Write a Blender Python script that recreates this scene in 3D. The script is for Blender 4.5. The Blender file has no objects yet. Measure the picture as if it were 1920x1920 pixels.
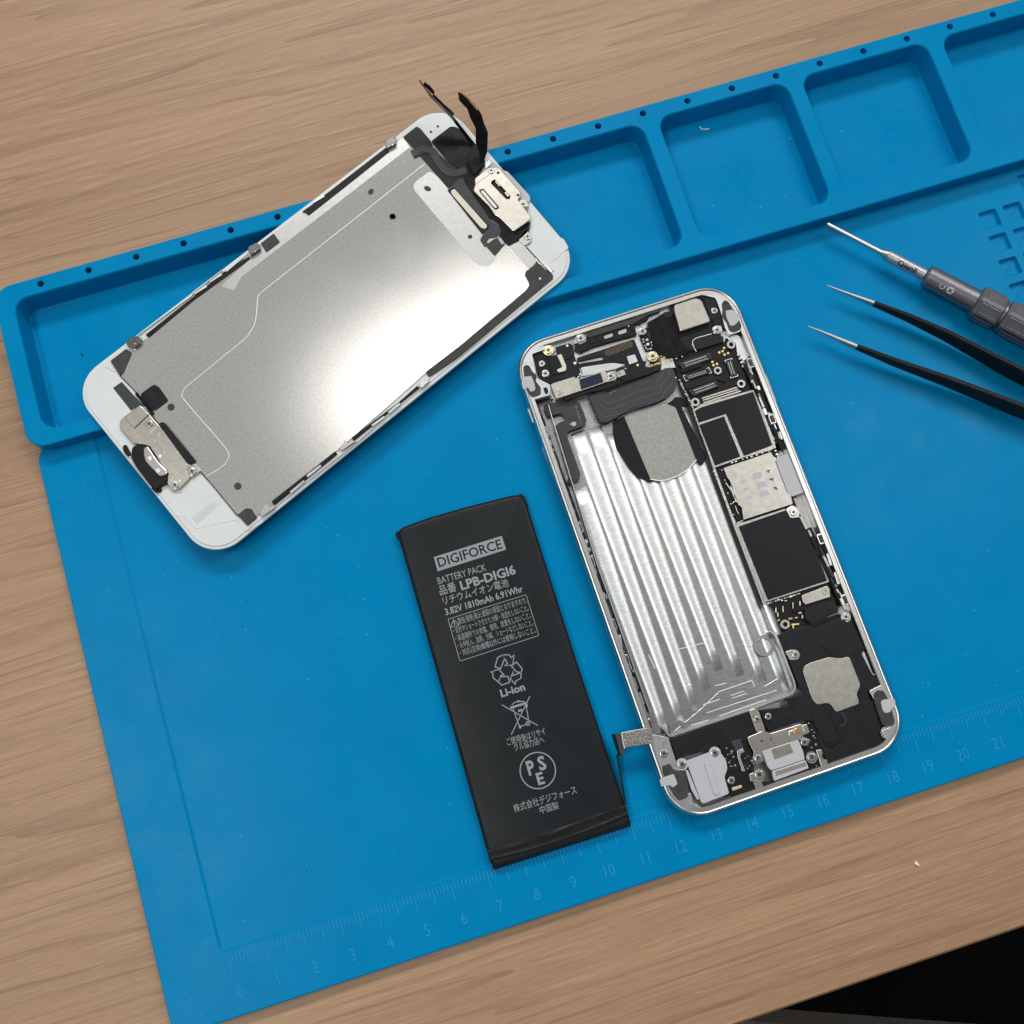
import bpy, math, random
from mathutils import Vector, Matrix
from mathutils.geometry import tessellate_polygon
random.seed(7)
sc = bpy.context.scene
col = sc.collection
S = 0.1                      # 1 Blender unit = 1 cm, all numbers below are millimetres
sc.unit_settings.scale_length = 0.01

# ------------------------------------------------------------------ camera, world, lamps, exposure
FOC = 2000.0
CAM = Vector((86.477, 41.305, 293.204))
ROT = Matrix(((0.9547, 0.2909, -0.0619), (-0.2974, 0.9379, -0.1786), (0.0061, 0.1889, 0.9820)))
cd = bpy.data.cameras.new('camera'); cam = bpy.data.objects.new('camera', cd); col.objects.link(cam)
cd.sensor_width = 36; cd.lens = 36 * FOC / 1920; cd.clip_start = 0.5; cd.clip_end = 2000
cam.matrix_world = Matrix.Translation(CAM * S) @ ROT.to_4x4()
sc.camera = cam
w = bpy.data.worlds.new('World'); sc.world = w; w.use_nodes = True
w.node_tree.nodes['Background'].inputs[0].default_value = (0.93, 0.97, 1.0, 1)
w.node_tree.nodes['Background'].inputs[1].default_value = 0.20

def area(name, loc, aim, sx, sy, power, color, rz=0):
    l = bpy.data.lights.new(name, 'AREA'); l.shape = 'RECTANGLE'; l.size = sx * S; l.size_y = sy * S
    l.energy = power; l.color = color
    o = bpy.data.objects.new(name, l); col.objects.link(o)
    o.location = Vector(loc) * S
    d = (Vector(aim) - Vector(loc)).normalized()
    o.rotation_euler = (d.to_track_quat('-Z', 'Y').to_matrix().to_4x4() @ Matrix.Rotation(rz, 4, 'Z')).to_euler()
    return o
def ceiling(loc, sx, sy, power, color, rz=0.0):
    o = area('ceiling_panel_light', loc, (loc[0], loc[1], 0), sx, sy, power, color)
    o.rotation_euler = (0, 0, rz); return o
ceiling((190, 758, 1800), 480, 85, 12500, (1.0, 0.99, 0.96), math.radians(15))
area('ceiling_panel_light', (430, 1850, 1900), (150, 60, 0), 1800, 420, 345000, (1.0, 0.985, 0.96))
area('ceiling_panel_light', (1450, 500, 1900), (150, 60, 0), 300, 1400, 110000, (1.0, 0.985, 0.96))
ceiling((-680, 60, 1800), 420, 800, 105000, (1.0, 0.99, 0.97))
sc.view_settings.view_transform = 'Standard'; sc.view_settings.look = 'None'
sc.view_settings.exposure = 0.0; sc.view_settings.gamma = 1
sc.cycles.use_denoising = True
sc.cycles.max_bounces = 8

# ------------------------------------------------------------------ placing helpers
ZM = dict(A=(960, 540, 280/1920), B=(1180, 540, 280/1920), C=(1260, 740, 300/1920), D=(1360, 1020, 340/1920),
          E=(1380, 1260, 320/1920), F=(1140, 1260, 320/1920), G=(960, 780, 280/1920), H=(1100, 1060, 280/1920),
          I=(720, 130, 380/1920), J=(140, 620, 400/1829), K=(480, 200, 380/1920), L=(440, 600, 420/1920),
          M=(1160, 0, 760/1920), N=(0, 380, 500/1846), O=(240, 380, 380/1920), P=(860, 380, 280/1920),
          Q=(730, 910, 340/1920), R=(840, 1200, 360/1571), T=(1500, 390, 420/1920), X=(0, 0, 1),
          Y=(1400, 1700, 520/1920), V=(1720, 280, 200/1200), W=(1680, 1590, 80/1920))
def at(px, py, z):
    v = ROT @ Vector(((px - 960) / FOC, -(py - 960) / FOC, -1.0))
    t = (z - CAM.z) / v.z
    return Vector((CAM.x + t * v.x, CAM.y + t * v.y, z))
def pts(s, z):
    """'A 10,20 30,40 B 5,6' -> points on the horizontal plane z"""
    out = []; k = 'X'
    for t in s.split():
        if ',' in t:
            x, y = map(float, t.split(',')[:2]); a, b, c = ZM[k]
            out.append(at(a + x * c, b + y * c, z))
        else: k = t
    return out

INV = {}
def thing(name, label, cat, loc=(0, 0, 0), rz=0, group=None):
    o = bpy.data.objects.new(name, None); col.objects.link(o)
    o.empty_display_size = 0.5
    o.location = Vector(loc) * S; o.rotation_euler = (0, 0, rz)
    o['label'] = label; o['category'] = cat
    if group: o['group'] = group
    INV[o.name] = (Matrix.Translation(Vector(loc)) @ Matrix.Rotation(rz, 4, 'Z')).inverted()
    return o
def inv_of(p):
    while p is not None and p.name not in INV: p = p.parent
    return INV[p.name] if p else Matrix.Identity(4)
def obj(name, verts, faces, mat, parent=None, smooth=False, mats=None, mi=None):
    M = inv_of(parent)
    me = bpy.data.meshes.new(name)
    me.from_pydata([tuple((M @ Vector(v)) * S) for v in verts], [], faces)
    me.materials.append(mat)
    if mats:
        for m in mats: me.materials.append(m)
        me.polygons.foreach_set('material_index', mi)
    if smooth: me.polygons.foreach_set('use_smooth', [True] * len(me.polygons))
    me.update()
    o = bpy.data.objects.new(name, me); col.objects.link(o)
    if parent: o.parent = parent
    return o
def place(me, name, p, parent, sxy=1.0, sz=None, rz=0.0):
    o = bpy.data.objects.new(name, me); col.objects.link(o); o.parent = parent
    M = inv_of(parent)
    o.location = (M @ Vector(p)) * S
    o.scale = (sxy, sxy, sz if sz else sxy); o.rotation_euler = (0, 0, rz)
    return o

def area2(P):
    return sum(P[i].x * P[(i+1) % len(P)].y - P[(i+1) % len(P)].x * P[i].y for i in range(len(P))) / 2
def clean(P):
    out = []
    for p in P:
        if not out or (p - out[-1]).length > 0.01: out.append(p)
    if (out[0] - out[-1]).length < 0.01: out.pop()
    if area2(out) < 0: out.reverse()
    return out
def fillet(P, r, seg=4):
    P = clean(P); n = len(P)
    if r <= 0: return P
    out = []
    for i in range(n):
        a, b, c = P[i-1], P[i], P[(i+1) % n]
        u = a - b; v = c - b; d = min(r, u.length * .45, v.length * .45)
        p0 = b + u.normalized() * d; p1 = b + v.normalized() * d
        ang = u.angle(v)
        s = seg if ang < 2.6 else 2
        for k in range(s + 1):
            t = k / s
            out.append(p0 * (1-t)**2 + b * 2*t*(1-t) + p1 * t*t)
    return clean(out)
def offset(P, d):
    n = len(P); out = []
    for i in range(n):
        a, b, c = P[i-1], P[i], P[(i+1) % n]
        e1 = (b - a); e2 = (c - b)
        n1 = Vector((-e1.y, e1.x, 0)).normalized(); n2 = Vector((-e2.y, e2.x, 0)).normalized()
        m = n1 + n2
        if m.length < 1e-4: m = n1.copy()
        m.normalize(); k = max(0.5, m.dot(n1))
        out.append(b + m * (d / k))
    return out
def solid(P, prof, holes=()):
    """closed body: loops of outline P at (inset, z) from bottom to top"""
    V = []; F = []; n = len(P)
    for ins, z in prof:
        L = offset(P, ins) if ins else P
        V += [Vector((p.x, p.y, z)) for p in L]
    for k in range(len(prof) - 1):
        for i in range(n):
            j = (i + 1) % n
            F.append((k*n+i, k*n+j, (k+1)*n+j, (k+1)*n+i))
    top = (len(prof) - 1) * n
    loops = [[V[top + i] for i in range(n)]]
    idx = [top + i for i in range(n)]
    for h in holes:
        h = clean(h); h.reverse()
        b = len(V); z0, z1 = prof[0][1], prof[-1][1]; m = len(h)
        V += [Vector((p.x, p.y, z1)) for p in h]; V += [Vector((p.x, p.y, z0)) for p in h]
        for i in range(m):
            j = (i + 1) % m
            F.append((b+i, b+j, b+m+j, b+m+i)[::-1] if False else (b+m+i, b+m+j, b+j, b+i))
        loops.append([V[b + i] for i in range(m)]); idx += [b + i for i in range(m)]
    for t in tessellate_polygon(loops):
        a, b_, c = (idx[k] for k in t)
        nz = (V[b_] - V[a]).cross(V[c] - V[a]).z
        F.append((a, b_, c) if nz > 0 else (a, c, b_))
    for t in tessellate_polygon([[V[i] for i in range(n)]]):
        a, b_, c = t
        nz = (V[b_] - V[a]).cross(V[c] - V[a]).z
        F.append((a, c, b_) if nz > 0 else (a, b_, c))
    return V, F
def slab(name, s, z, th, mat, parent, r=0.3, bev=0.1, holes=()):
    P = fillet(pts(s, z) if isinstance(s, str) else s, r)
    H = [fillet(pts(h, z) if isinstance(h, str) else h, r * .5) for h in holes]
    V, F = solid(P, [(0, z - th), (0, z - bev), (bev * .3, z - bev * .3), (bev, z)] if bev else [(0, z - th), (0, z)], H)
    return obj(name, V, F, mat, parent)
def ring(c, r, n=20):
    return [Vector((c.x + r*math.cos(2*math.pi*i/n), c.y + r*math.sin(2*math.pi*i/n), c.z)) for i in range(n)]
def spt(k, x, y, z):
    a, b, c = ZM[k]; return at(a + x*c, b + y*c, z)
def ZR(k, r): return r * ZM[k][2] / 6.9       # zoom pixels -> mm
def disc(name, k, x, y, r, z, th, mat, parent, rx=None, ang=0, bev=0.03):
    c = spt(k, x, y, z); r = ZR(k, r); n = 20
    rx = ZR(k, rx) if rx else r
    P = []
    for i in range(n):
        a = 2*math.pi*i/n; u, v = rx*math.cos(a), r*math.sin(a)
        P.append(Vector((c.x + u*math.cos(ang) - v*math.sin(ang), c.y + u*math.sin(ang) + v*math.cos(ang), z)))
    V, F = solid(P, [(0, z-th), (0, z-bev), (bev, z)])
    return obj(name, V, F, mat, parent)
def annulus(name, c, r0, r1, z, th, mat, parent, n=24, bev=.08):
    prof = [(r1, z-th), (r1, z-bev), (r1-bev, z), (r0+bev, z), (r0, z-bev), (r0, z-th)]
    V = []; F = []
    for r, zz in prof: V += [Vector((c.x + r*math.cos(2*math.pi*i/n), c.y + r*math.sin(2*math.pi*i/n), zz)) for i in range(n)]
    for k in range(len(prof)-1):
        for i in range(n):
            j = (i+1) % n; F.append((k*n+i, k*n+j, (k+1)*n+j, (k+1)*n+i))
    return obj(name, V, F, mat, parent, smooth=False)
def stroke_vf(P, wd, z, th, closed=False):
    n = len(P); V = []; F = []
    for i in range(n):
        a = P[i-1] if (i or closed) else P[i]; c = P[(i+1) % n] if (i < n-1 or closed) else P[i]
        b = P[i]
        d1 = (b - a); d2 = (c - b)
        d = (d1.normalized() if d1.length > 1e-6 else Vector((0,0,0))) + (d2.normalized() if d2.length > 1e-6 else Vector((0,0,0)))
        d.z = 0; d.normalize()
        nn = Vector((-d.y, d.x, 0))
        q = d1 if d1.length > 1e-6 else d2
        k = max(.5, abs(nn.dot(Vector((-q.y, q.x, 0)).normalized())))
        h = wd / 2 / k
        for o_, zz in ((-h, z-th), (-h*.7, z), (h*.7, z), (h, z-th)):
            V.append(Vector((b.x + nn.x*o_, b.y + nn.y*o_, zz)))
    m = n if closed else n - 1
    for i in range(m):
        j = (i + 1) % n
        for k in range(3): F.append((i*4+k, i*4+k+1, j*4+k+1, j*4+k)[::-1])
    if not closed: F += [(0, 1, 2, 3), (n*4-1, n*4-2, n*4-3, n*4-4)]
    return V, F
def smooth_path(P, r=1.0, seg=4):
    out = [P[0]]
    for i in range(1, len(P)-1):
        a, b, c = P[i-1:i+2]; u = a-b; v = c-b; d = min(r, u.length*.45, v.length*.45)
        p0 = b + u.normalized()*d; p1 = b + v.normalized()*d
        for k in range(seg+1):
            t = k/seg; out.append(p0*(1-t)**2 + b*2*t*(1-t) + p1*t*t)
    out.append(P[-1]); return out
def stroke(name, s, wd, z, th, mat, parent, r=0.5, closed=False):
    P = pts(s, z)
    if r and not closed: P = smooth_path(P, r)
    if closed: P = fillet(P, r) if r else clean(P)
    V, F = stroke_vf(P, wd, z, th, closed)
    return obj(name, V, F, mat, parent)
def strokes(name, lst, wd, z, th, mat, parent, closed=False, r=0):
    V = []; F = []
    for s in lst:
        P = pts(s, z) if isinstance(s, str) else s
        if closed: P = clean(P)
        v, f = stroke_vf(P, wd, z, th, closed); b = len(V); V += v; F += [tuple(i + b for i in q) for q in f]
    return obj(name, V, F, mat, parent)

# text -> mesh
def text_vf(txt, bold=0.0, space=1.0):
    cu = bpy.data.curves.new('t', 'FONT'); cu.body = txt; cu.size = 1; cu.offset = bold; cu.fill_mode = 'FRONT'
    cu.resolution_u = 2; cu.space_character = space
    o = bpy.data.objects.new('t', cu); col.objects.link(o)
    dg = bpy.context.evaluated_depsgraph_get(); me = o.evaluated_get(dg).to_mesh()
    V = [v.co.copy() for v in me.vertices]; F = [tuple(p.vertices) for p in me.polygons]
    o.evaluated_get(dg).to_mesh_clear(); bpy.data.objects.remove(o); bpy.data.curves.remove(cu)
    return V, F
def text(name, txt, k, x0, y0, x1, y1, h, z, mat, parent, bold=0.0, ref=None, raised=0.0):
    """baseline from zoom point 0 to zoom point 1, height h in zoom pixels"""
    V, F = text_vf(txt, bold)
    if not V: return None
    xs = [v.x for v in V]; mx0, mx1 = min(xs), max(xs)
    ys = [v.y for v in V]; H = ref or max(ys)
    p0, p1 = spt(k, x0, y0, z), spt(k, x1, y1, z)
    d = (p1 - p0); L = d.length; d.normalize(); up = Vector((-d.y, d.x, 0))
    sx = L / (mx1 - mx0); sy = ZR(k, h) / H
    W_ = [p0 + d * ((v.x - mx0) * sx) + up * (v.y * sy) for v in V]
    F = [f if (W_[f[1]]-W_[f[0]]).cross(W_[f[2]]-W_[f[0]]).z > 0 else f[::-1] for f in F]
    if raised:
        n = len(W_); from collections import Counter
        cnt = Counter()
        for f in F:
            for i in range(len(f)): cnt[(f[i], f[(i+1) % len(f)])] += 1
        side = []
        for (a, b), _ in cnt.items():
            if (b, a) not in cnt: side.append((a, a+n, b+n, b)[::-1])
        W_ = W_ + [v - Vector((0, 0, raised)) for v in W_]
        F = F + side
    return obj(name, W_, F, mat, parent)

# ------------------------------------------------------------------ materials
def mat(name, color, rough=0.5, metal=0.0, noise=0.0, nscale=3.0, bump=0.0, bscale=20.0, rnoise=0.0, spec=0.16, coat=0.0, stretch=None, col2=None, bdist=0.02):
    m = bpy.data.materials.new(name); m.use_nodes = True; nt = m.node_tree; b = nt.nodes['Principled BSDF']
    b.inputs['Base Color'].default_value = (*color, 1); b.inputs['Roughness'].default_value = rough
    b.inputs['Metallic'].default_value = metal; b.inputs['Specular IOR Level'].default_value = spec
    b.inputs['Coat Weight'].default_value = coat; b.inputs['Coat Roughness'].default_value = .15
    tc = nt.nodes.new('ShaderNodeTexCoord'); mp = nt.nodes.new('ShaderNodeMapping'); nt.links.new(tc.outputs['Object'], mp.inputs[0])
    if stretch: mp.inputs['Scale'].default_value = stretch
    if noise or col2:
        n = nt.nodes.new('ShaderNodeTexNoise'); n.inputs['Scale'].default_value = nscale; n.inputs['Detail'].default_value = 6
        n.inputs['Roughness'].default_value = .65
        nt.links.new(mp.outputs[0], n.inputs['Vector'])
        r = nt.nodes.new('ShaderNodeMix'); r.data_type = 'RGBA'
        c2 = col2 or tuple(max(0, c * (1 - noise)) for c in color)
        c1 = color if col2 else tuple(min(1, c * (1 + noise)) for c in color)
        cr = nt.nodes.new('ShaderNodeMapRange'); cr.inputs[1].default_value = .35; cr.inputs[2].default_value = .65
        nt.links.new(n.outputs[0], cr.inputs[0]); nt.links.new(cr.outputs[0], r.inputs[0])
        r.inputs[6].default_value = (*c2, 1); r.inputs[7].default_value = (*c1, 1)
        nt.links.new(r.outputs[2], b.inputs['Base Color'])
    if rnoise:
        n2 = nt.nodes.new('ShaderNodeTexNoise'); n2.inputs['Scale'].default_value = nscale * 1.7; n2.inputs['Detail'].default_value = 5
        nt.links.new(mp.outputs[0], n2.inputs['Vector'])
        q = nt.nodes.new('ShaderNodeMapRange'); q.inputs[1].default_value = .3; q.inputs[2].default_value = .7
        q.inputs[3].default_value = max(.02, rough - rnoise); q.inputs[4].default_value = min(1, rough + rnoise)
        nt.links.new(n2.outputs[0], q.inputs[0]); nt.links.new(q.outputs[0], b.inputs['Roughness'])
    if bump:
        n3 = nt.nodes.new('ShaderNodeTexNoise'); n3.inputs['Scale'].default_value = bscale; n3.inputs['Detail'].default_value = 3
        nt.links.new(mp.outputs[0], n3.inputs['Vector'])
        bp = nt.nodes.new('ShaderNodeBump'); bp.inputs['Strength'].default_value = bump; bp.inputs['Distance'].default_value = bdist
        nt.links.new(n3.outputs[0], bp.inputs['Height']); nt.links.new(bp.outputs[0], b.inputs['Normal'])
    return m
SIL = mat('blue_silicone', (0.0, 0.224, 0.485), .30, 0, .035, 0.5, 0, 60, .09, .045)
SIL_LIT = mat('blue_silicone_lit_embossing', (0.012, 0.28, 0.58), .5, 0, .03, 2, 0)  # paler copy of the mat silicone, paints in light caught on raised marks
HOLE = mat('hole_shadow', (0.001, 0.01, 0.03), .9)
STEEL = mat('lcd_shield_steel', (.80, .785, .755), .19, 1, .04, 30, .22, 110, .02, bdist=.0022)
FOIL = mat('bright_foil', (.50, .50, .49), .30, .6, .06, 9)
def steel():
    m = bpy.data.materials.new('lcd_shield_steel'); m.use_nodes = True; nt = m.node_tree; nt.nodes.clear(); N = nt.nodes.new
    out = N('ShaderNodeOutputMaterial'); g = N('ShaderNodeBsdfAnisotropic'); g.distribution = 'BECKMANN'
    tc = N('ShaderNodeTexCoord'); n = N('ShaderNodeTexNoise'); n.inputs['Scale'].default_value = 15; n.inputs['Detail'].default_value = 6; n.inputs['Roughness'].default_value = .75
    n2 = N('ShaderNodeTexNoise'); n2.inputs['Scale'].default_value = .8; n2.inputs['Detail'].default_value = 4
    nt.links.new(tc.outputs['Object'], n.inputs['Vector']); nt.links.new(tc.outputs['Object'], n2.inputs['Vector'])
    r = N('ShaderNodeMapRange'); r.inputs[1].default_value = .35; r.inputs[2].default_value = .65; nt.links.new(n.outputs[0], r.inputs[0])
    c = N('ShaderNodeMix'); c.data_type = 'RGBA'; c.inputs[6].default_value = (.74, .72, .685, 1); c.inputs[7].default_value = (.98, .96, .93, 1)
    nt.links.new(r.outputs[0], c.inputs[0]); nt.links.new(c.outputs[2], g.inputs['Color'])
    q = N('ShaderNodeMapRange'); q.inputs[1].default_value = .3; q.inputs[2].default_value = .7; q.inputs[3].default_value = .185; q.inputs[4].default_value = .20
    nt.links.new(n2.outputs[0], q.inputs[0]); nt.links.new(q.outputs[0], g.inputs['Roughness'])
    d = N('ShaderNodeBsdfDiffuse'); d.inputs[0].default_value = (.64, .615, .575, 1); mx = N('ShaderNodeMixShader'); mx.inputs[0].default_value = .42
    nt.links.new(g.outputs[0], mx.inputs[1]); nt.links.new(d.outputs[0], mx.inputs[2])
    c2 = N('ShaderNodeMix'); c2.data_type = 'RGBA'; c2.inputs[6].default_value = (.53, .51, .48, 1); c2.inputs[7].default_value = (.74, .715, .675, 1)
    nt.links.new(r.outputs[0], c2.inputs[0]); nt.links.new(c2.outputs[2], d.inputs[0]); nt.links.new(mx.outputs[0], out.inputs[0])
    return m
STEEL = steel()
RIDGE = mat('steel_edge', (.9, .89, .86), .5, .6)
NICK = mat('nickel', (.51, .48, .425), .3, 1, .09, 5)
NICKD = mat('dull_nickel', (.46, .44, .40), .36, 1, .12, 6)
CLIPM = mat('dark_clip_steel', (.17, .165, .155), .3, 1, .2, 12)
FRM = mat('shield_edge', (.40, .40, .375), .35, 1, .2, 14)
ALU = mat('raw_aluminium', (.54, .55, .56), .34, 1, .07, 6)
ALUR = mat('polished_aluminium_rim', (.58, .57, .545), .3, 1, .04, 4)
SCR = mat('screw_steel', (.52, .51, .48), .28, 1, .06, 20)
GOLD = mat('gold_plating', (.92, .68, .28), .3, 1)
BRASS = mat('brass_screw', (.80, .70, .45), .28, 1)
COPPER = mat('copper', (.80, .40, .14), .3, 1)
WGL = mat('white_glass_back', (.70, .735, .73), .35, 0, .03, 1.5, 0, 10, .05)
WPL = mat('pale_grey_plastic', (.50, .51, .54), .38, 0, .03, 3)
CREAM = mat('cream_pad', (.74, .71, .58), .5, 0, .05, 8)
BLK = mat('black_plastic', (.012, .012, .013), .42, 0, .2, 5, .05, 60, .1)
BLKS = mat('black_satin_film', (.016, .017, .019), .36, 0, .15, 3, .1, 10, .08, bdist=.01)
BLKG = mat('glossy_black_flex', (.009, .009, .010), .26, 0, .2, 3, .2, 5, .06, bdist=.008)
CHIP = mat('black_graphite_film', (.012, .013, .015), .34, 0, .1, 3, .04, 40, .04, bdist=.003)
GASK = mat('dark_gasket', (.055, .055, .052), .55, 0, .2, 6, .2, 60, .08)
DGREY = mat('dark_grey_flex', (.055, .058, .062), .38, 0, .08, 5, .05, 60, .05)
MOTT = mat('mottled_black_tape', (.03, .03, .03), .5, 0, .6, 22, .3, 60, .15, col2=(.008, .008, .008))
GREYM = mat('grey_sticker', (.33, .325, .305), .45, .35, .14, 14, .15, 60, .08)
BLUEF = mat('blue_black_film', (.02, .03, .055), .3, 0, .1, 6)
BROWN = mat('brown_speckled_tape', (.12, .095, .06), .4, .4, .5, 28, .2, 50, .1, col2=(.03, .025, .02))
PCB = mat('black_circuit_board', (.012, .013, .014), .38, 0, .5, 20, .2, 50, .1)
SMD = mat('solder', (.75, .75, .72), .3, 1)
SPKL = mat('speckled_conductive_tape', (.42, .40, .37), .35, 1, .5, 30, .5, 40, .15, col2=(.08, .075, .07))
BATT = mat('black_battery_wrap', (.0125, .0155, .018), .40, 0, .12, 1.2, .06, 50, .06, bdist=.004)
PRINT = mat('grey_print', (.31, .325, .34), .5)
PRINTD = mat('dark_print', (.012, .013, .015), .45)
ANOD = mat('gunmetal_anodised', (.25, .25, .27), .36, .85, .06, 8, .15, 90, .04, bdist=.003)
COLLAR = mat('grey_anodised_collar', (.55, .55, .58), .36, .9, .05, 8, .12, 90, .04, bdist=.003)
TWB = mat('black_coated_steel', (.010, .009, .008), .34, 0, .3, 9, .1, 60, .08)
STL = mat('bright_steel', (.50, .50, .50), .36, 1)
WHT = mat('white_scrap', (.85, .84, .80), .5)

# milled aluminium with arc shaped tool marks and a faint diffraction tint
def milled(name, base, tint, rough):
    m = mat(name, base, rough, 1); nt = m.node_tree; b = nt.nodes['Principled BSDF']
    tc = nt.nodes.new('ShaderNodeTexCoord')
    mw = nt.nodes.new('ShaderNodeMapping'); mw.inputs['Scale'].default_value = (3.5, 22, 1); nt.links.new(tc.outputs['Object'], mw.inputs[0])
    wv = nt.nodes.new('ShaderNodeTexNoise'); wv.inputs['Scale'].default_value = 1.6; wv.inputs['Detail'].default_value = 4; wv.inputs['Distortion'].default_value = .4
    nt.links.new(mw.outputs[0], wv.inputs['Vector'])
    bp = nt.nodes.new('ShaderNodeBump'); bp.inputs['Strength'].default_value = .45; bp.inputs['Distance'].default_value = .008
    nt.links.new(wv.outputs[0], bp.inputs['Height']); nt.links.new(bp.outputs[0], b.inputs['Normal'])
    n = nt.nodes.new('ShaderNodeTexNoise'); n.inputs['Scale'].default_value = 2.2; n.inputs['Detail'].default_value = 5
    mp = nt.nodes.new('ShaderNodeMapping'); mp.inputs['Scale'].default_value = (1, 2.4, 1)
    nt.links.new(tc.outputs['Object'], mp.inputs[0]); nt.links.new(mp.outputs[0], n.inputs[0])
    mx = nt.nodes.new('ShaderNodeMix'); mx.data_type = 'RGBA'; mx.inputs[0].default_value = tint
    mx.inputs[6].default_value = (*base, 1)
    hs = nt.nodes.new('ShaderNodeValToRGB')
    e = hs.color_ramp.elements; e[0].position = .35; e[0].color = (.72, .86, .98, 1); e[1].position = .65; e[1].color = (.98, .90, .72, 1)
    for p, c in ((.45, (.76, .98, .90, 1)), (.55, (.96, .80, .94, 1))):
        q = e.new(p); q.color = c
    nt.links.new(n.outputs[0], hs.inputs[0]); nt.links.new(hs.outputs[0], mx.inputs[7]); 
    md = nt.nodes.new('ShaderNodeMix'); md.data_type = 'RGBA'; md.blend_type = 'MULTIPLY'; md.inputs[0].default_value = 1
    rg = nt.nodes.new('ShaderNodeMapRange'); rg.inputs[1].default_value = .35; rg.inputs[2].default_value = .65; rg.inputs[3].default_value = .76; rg.inputs[4].default_value = 1.0
    nt.links.new(wv.outputs[0], rg.inputs[0]); nt.links.new(mx.outputs[2], md.inputs[6]); nt.links.new(rg.outputs[0], md.inputs[7])
    nt.links.new(md.outputs[2], b.inputs['Base Color'])
    return m
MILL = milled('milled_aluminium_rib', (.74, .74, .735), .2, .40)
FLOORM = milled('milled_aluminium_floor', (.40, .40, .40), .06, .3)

# wood laminate
def wood():
    m = bpy.data.materials.new('wood_laminate'); m.use_nodes = True; nt = m.node_tree; b = nt.nodes['Principled BSDF']
    N = nt.nodes.new; Lk = nt.links.new
    tc = N('ShaderNodeTexCoord')
    def noise(sc_, scale, det=5, dist=0.0, rough=.6):
        mp = N('ShaderNodeMapping'); mp.inputs['Scale'].default_value = sc_; Lk(tc.outputs['Object'], mp.inputs[0])
        n = N('ShaderNodeTexNoise'); n.inputs['Scale'].default_value = scale; n.inputs['Detail'].default_value = det
        n.inputs['Distortion'].default_value = dist; n.inputs['Roughness'].default_value = rough
        Lk(mp.outputs[0], n.inputs['Vector']); return n.outputs[0]
    def rng(x, a, b_, c=0., d=1.):
        r = N('ShaderNodeMapRange'); r.inputs[1].default_value = a; r.inputs[2].default_value = b_; r.inputs[3].default_value = c; r.inputs[4].default_value = d
        Lk(x, r.inputs[0]); return r.outputs[0]
    def mix(f, a, c2, mode='MIX'):
        r = N('ShaderNodeMix'); r.data_type = 'RGBA'; r.blend_type = mode
        for k, v in ((0, f), (6, a), (7, c2)):
            if hasattr(v, 'links'): Lk(v, r.inputs[k])
            elif k == 0: r.inputs[0].default_value = v
            else: r.inputs[k].default_value = (*v, 1)
        return r.outputs[2]
    def math_(op, x, y=None):
        m_ = N('ShaderNodeMath'); m_.operation = op
        for k_, v_ in ((0, x), (1, y)):
            if v_ is None: continue
            if hasattr(v_, 'links'): Lk(v_, m_.inputs[k_])
            else: m_.inputs[k_].default_value = v_
        return m_.outputs[0]
    broad = noise((.03, .5, 1), 1.0, 3, .4)
    c = mix(rng(broad, .35, .65), (.345, .210, .120), (.425, .268, .160))
    # growth lines: thin contour lines of a long stretched field
    field = noise((.0045, .15, 1), 1.0, 4, .05, .5)
    fr = math_('FRACT', math_('MULTIPLY', field, 42.0))
    soft = noise((.08, 1.2, 1), 2.0, 3, 0, .6)
    ln = math_('MULTIPLY', rng(fr, .0, .32, 1, 0), rng(soft, .35, .65, .25, 1))
    c = mix(math_('MULTIPLY', ln, .72), c, (.215, .115, .062))
    fine = noise((.06, 2.1, 1), 6.5, 6, 0, .8)
    c = mix(rng(fine, .50, .62, 0, .45), c, (.24, .135, .08))
    lite = noise((.065, 2.2, 1), 6.0, 6, 0, .8)
    c = mix(rng(lite, .52, .64, 0, .42), c, (.60, .415, .275))
    pore = noise((.18, 3.4, 1), 7.0, 4, 0, .7)
    c = mix(rng(pore, .60, .68, 0, .5), c, (.20, .11, .06))
    Lk(c, b.inputs['Base Color']); b.inputs['Roughness'].default_value = .46; b.inputs['Specular IOR Level'].default_value = .35
    bp = N('ShaderNodeBump'); bp.inputs['Strength'].default_value = .35; bp.inputs['Distance'].default_value = .012
    bp.inputs['Strength'].default_value = .2; Lk(fine, bp.inputs['Height']); Lk(bp.outputs[0], b.inputs['Normal'])
    return m
WOOD = wood()
FABRIC = mat('grey_brown_fabric', (.24, .21, .185), .9, 0, .3, 6, .6, 12, 0, bdist=.2)
DARKFL = mat('black_floor', (.0025, .0025, .0025), .9, 0, .3, .2)

# ------------------------------------------------------------------ setting: floor, desk, chair edge
fl = obj('floor', [(-2500, -2500, -740), (2500, -2500, -740), (2500, 2500, -740), (-2500, 2500, -740)], [(0, 1, 2, 3)], DARKFL)
fl['kind'] = 'structure'
DZ = -3.0
desk = thing('desk', 'light brown wood grain desk top under the blue work mat', 'desk', (150, 200, DZ))
def desk_mesh():
    x0, x1, y0, y1 = -450, 750, -51.6, 648
    prof = [(y0, DZ-25), (y0, DZ-1.5), (y0+.75, DZ-.15), (y0+1.0, DZ), (y1, DZ), (y1, DZ-25)]
    V = []; F = []
    for x in (x0, x1): V += [(x, y, z) for y, z in prof]
    n = len(prof)
    for i in range(n): F.append((i, (i+1) % n, n + (i+1) % n, n + i)[::-1])
    F += [tuple(range(n)), tuple(range(n, 2*n))[::-1]]
    return V, F
V, F = desk_mesh(); obj('tabletop', V, F, WOOD, desk)
LEGM = mat('dark_painted_steel', (.03, .03, .03), .5, .5)
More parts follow.
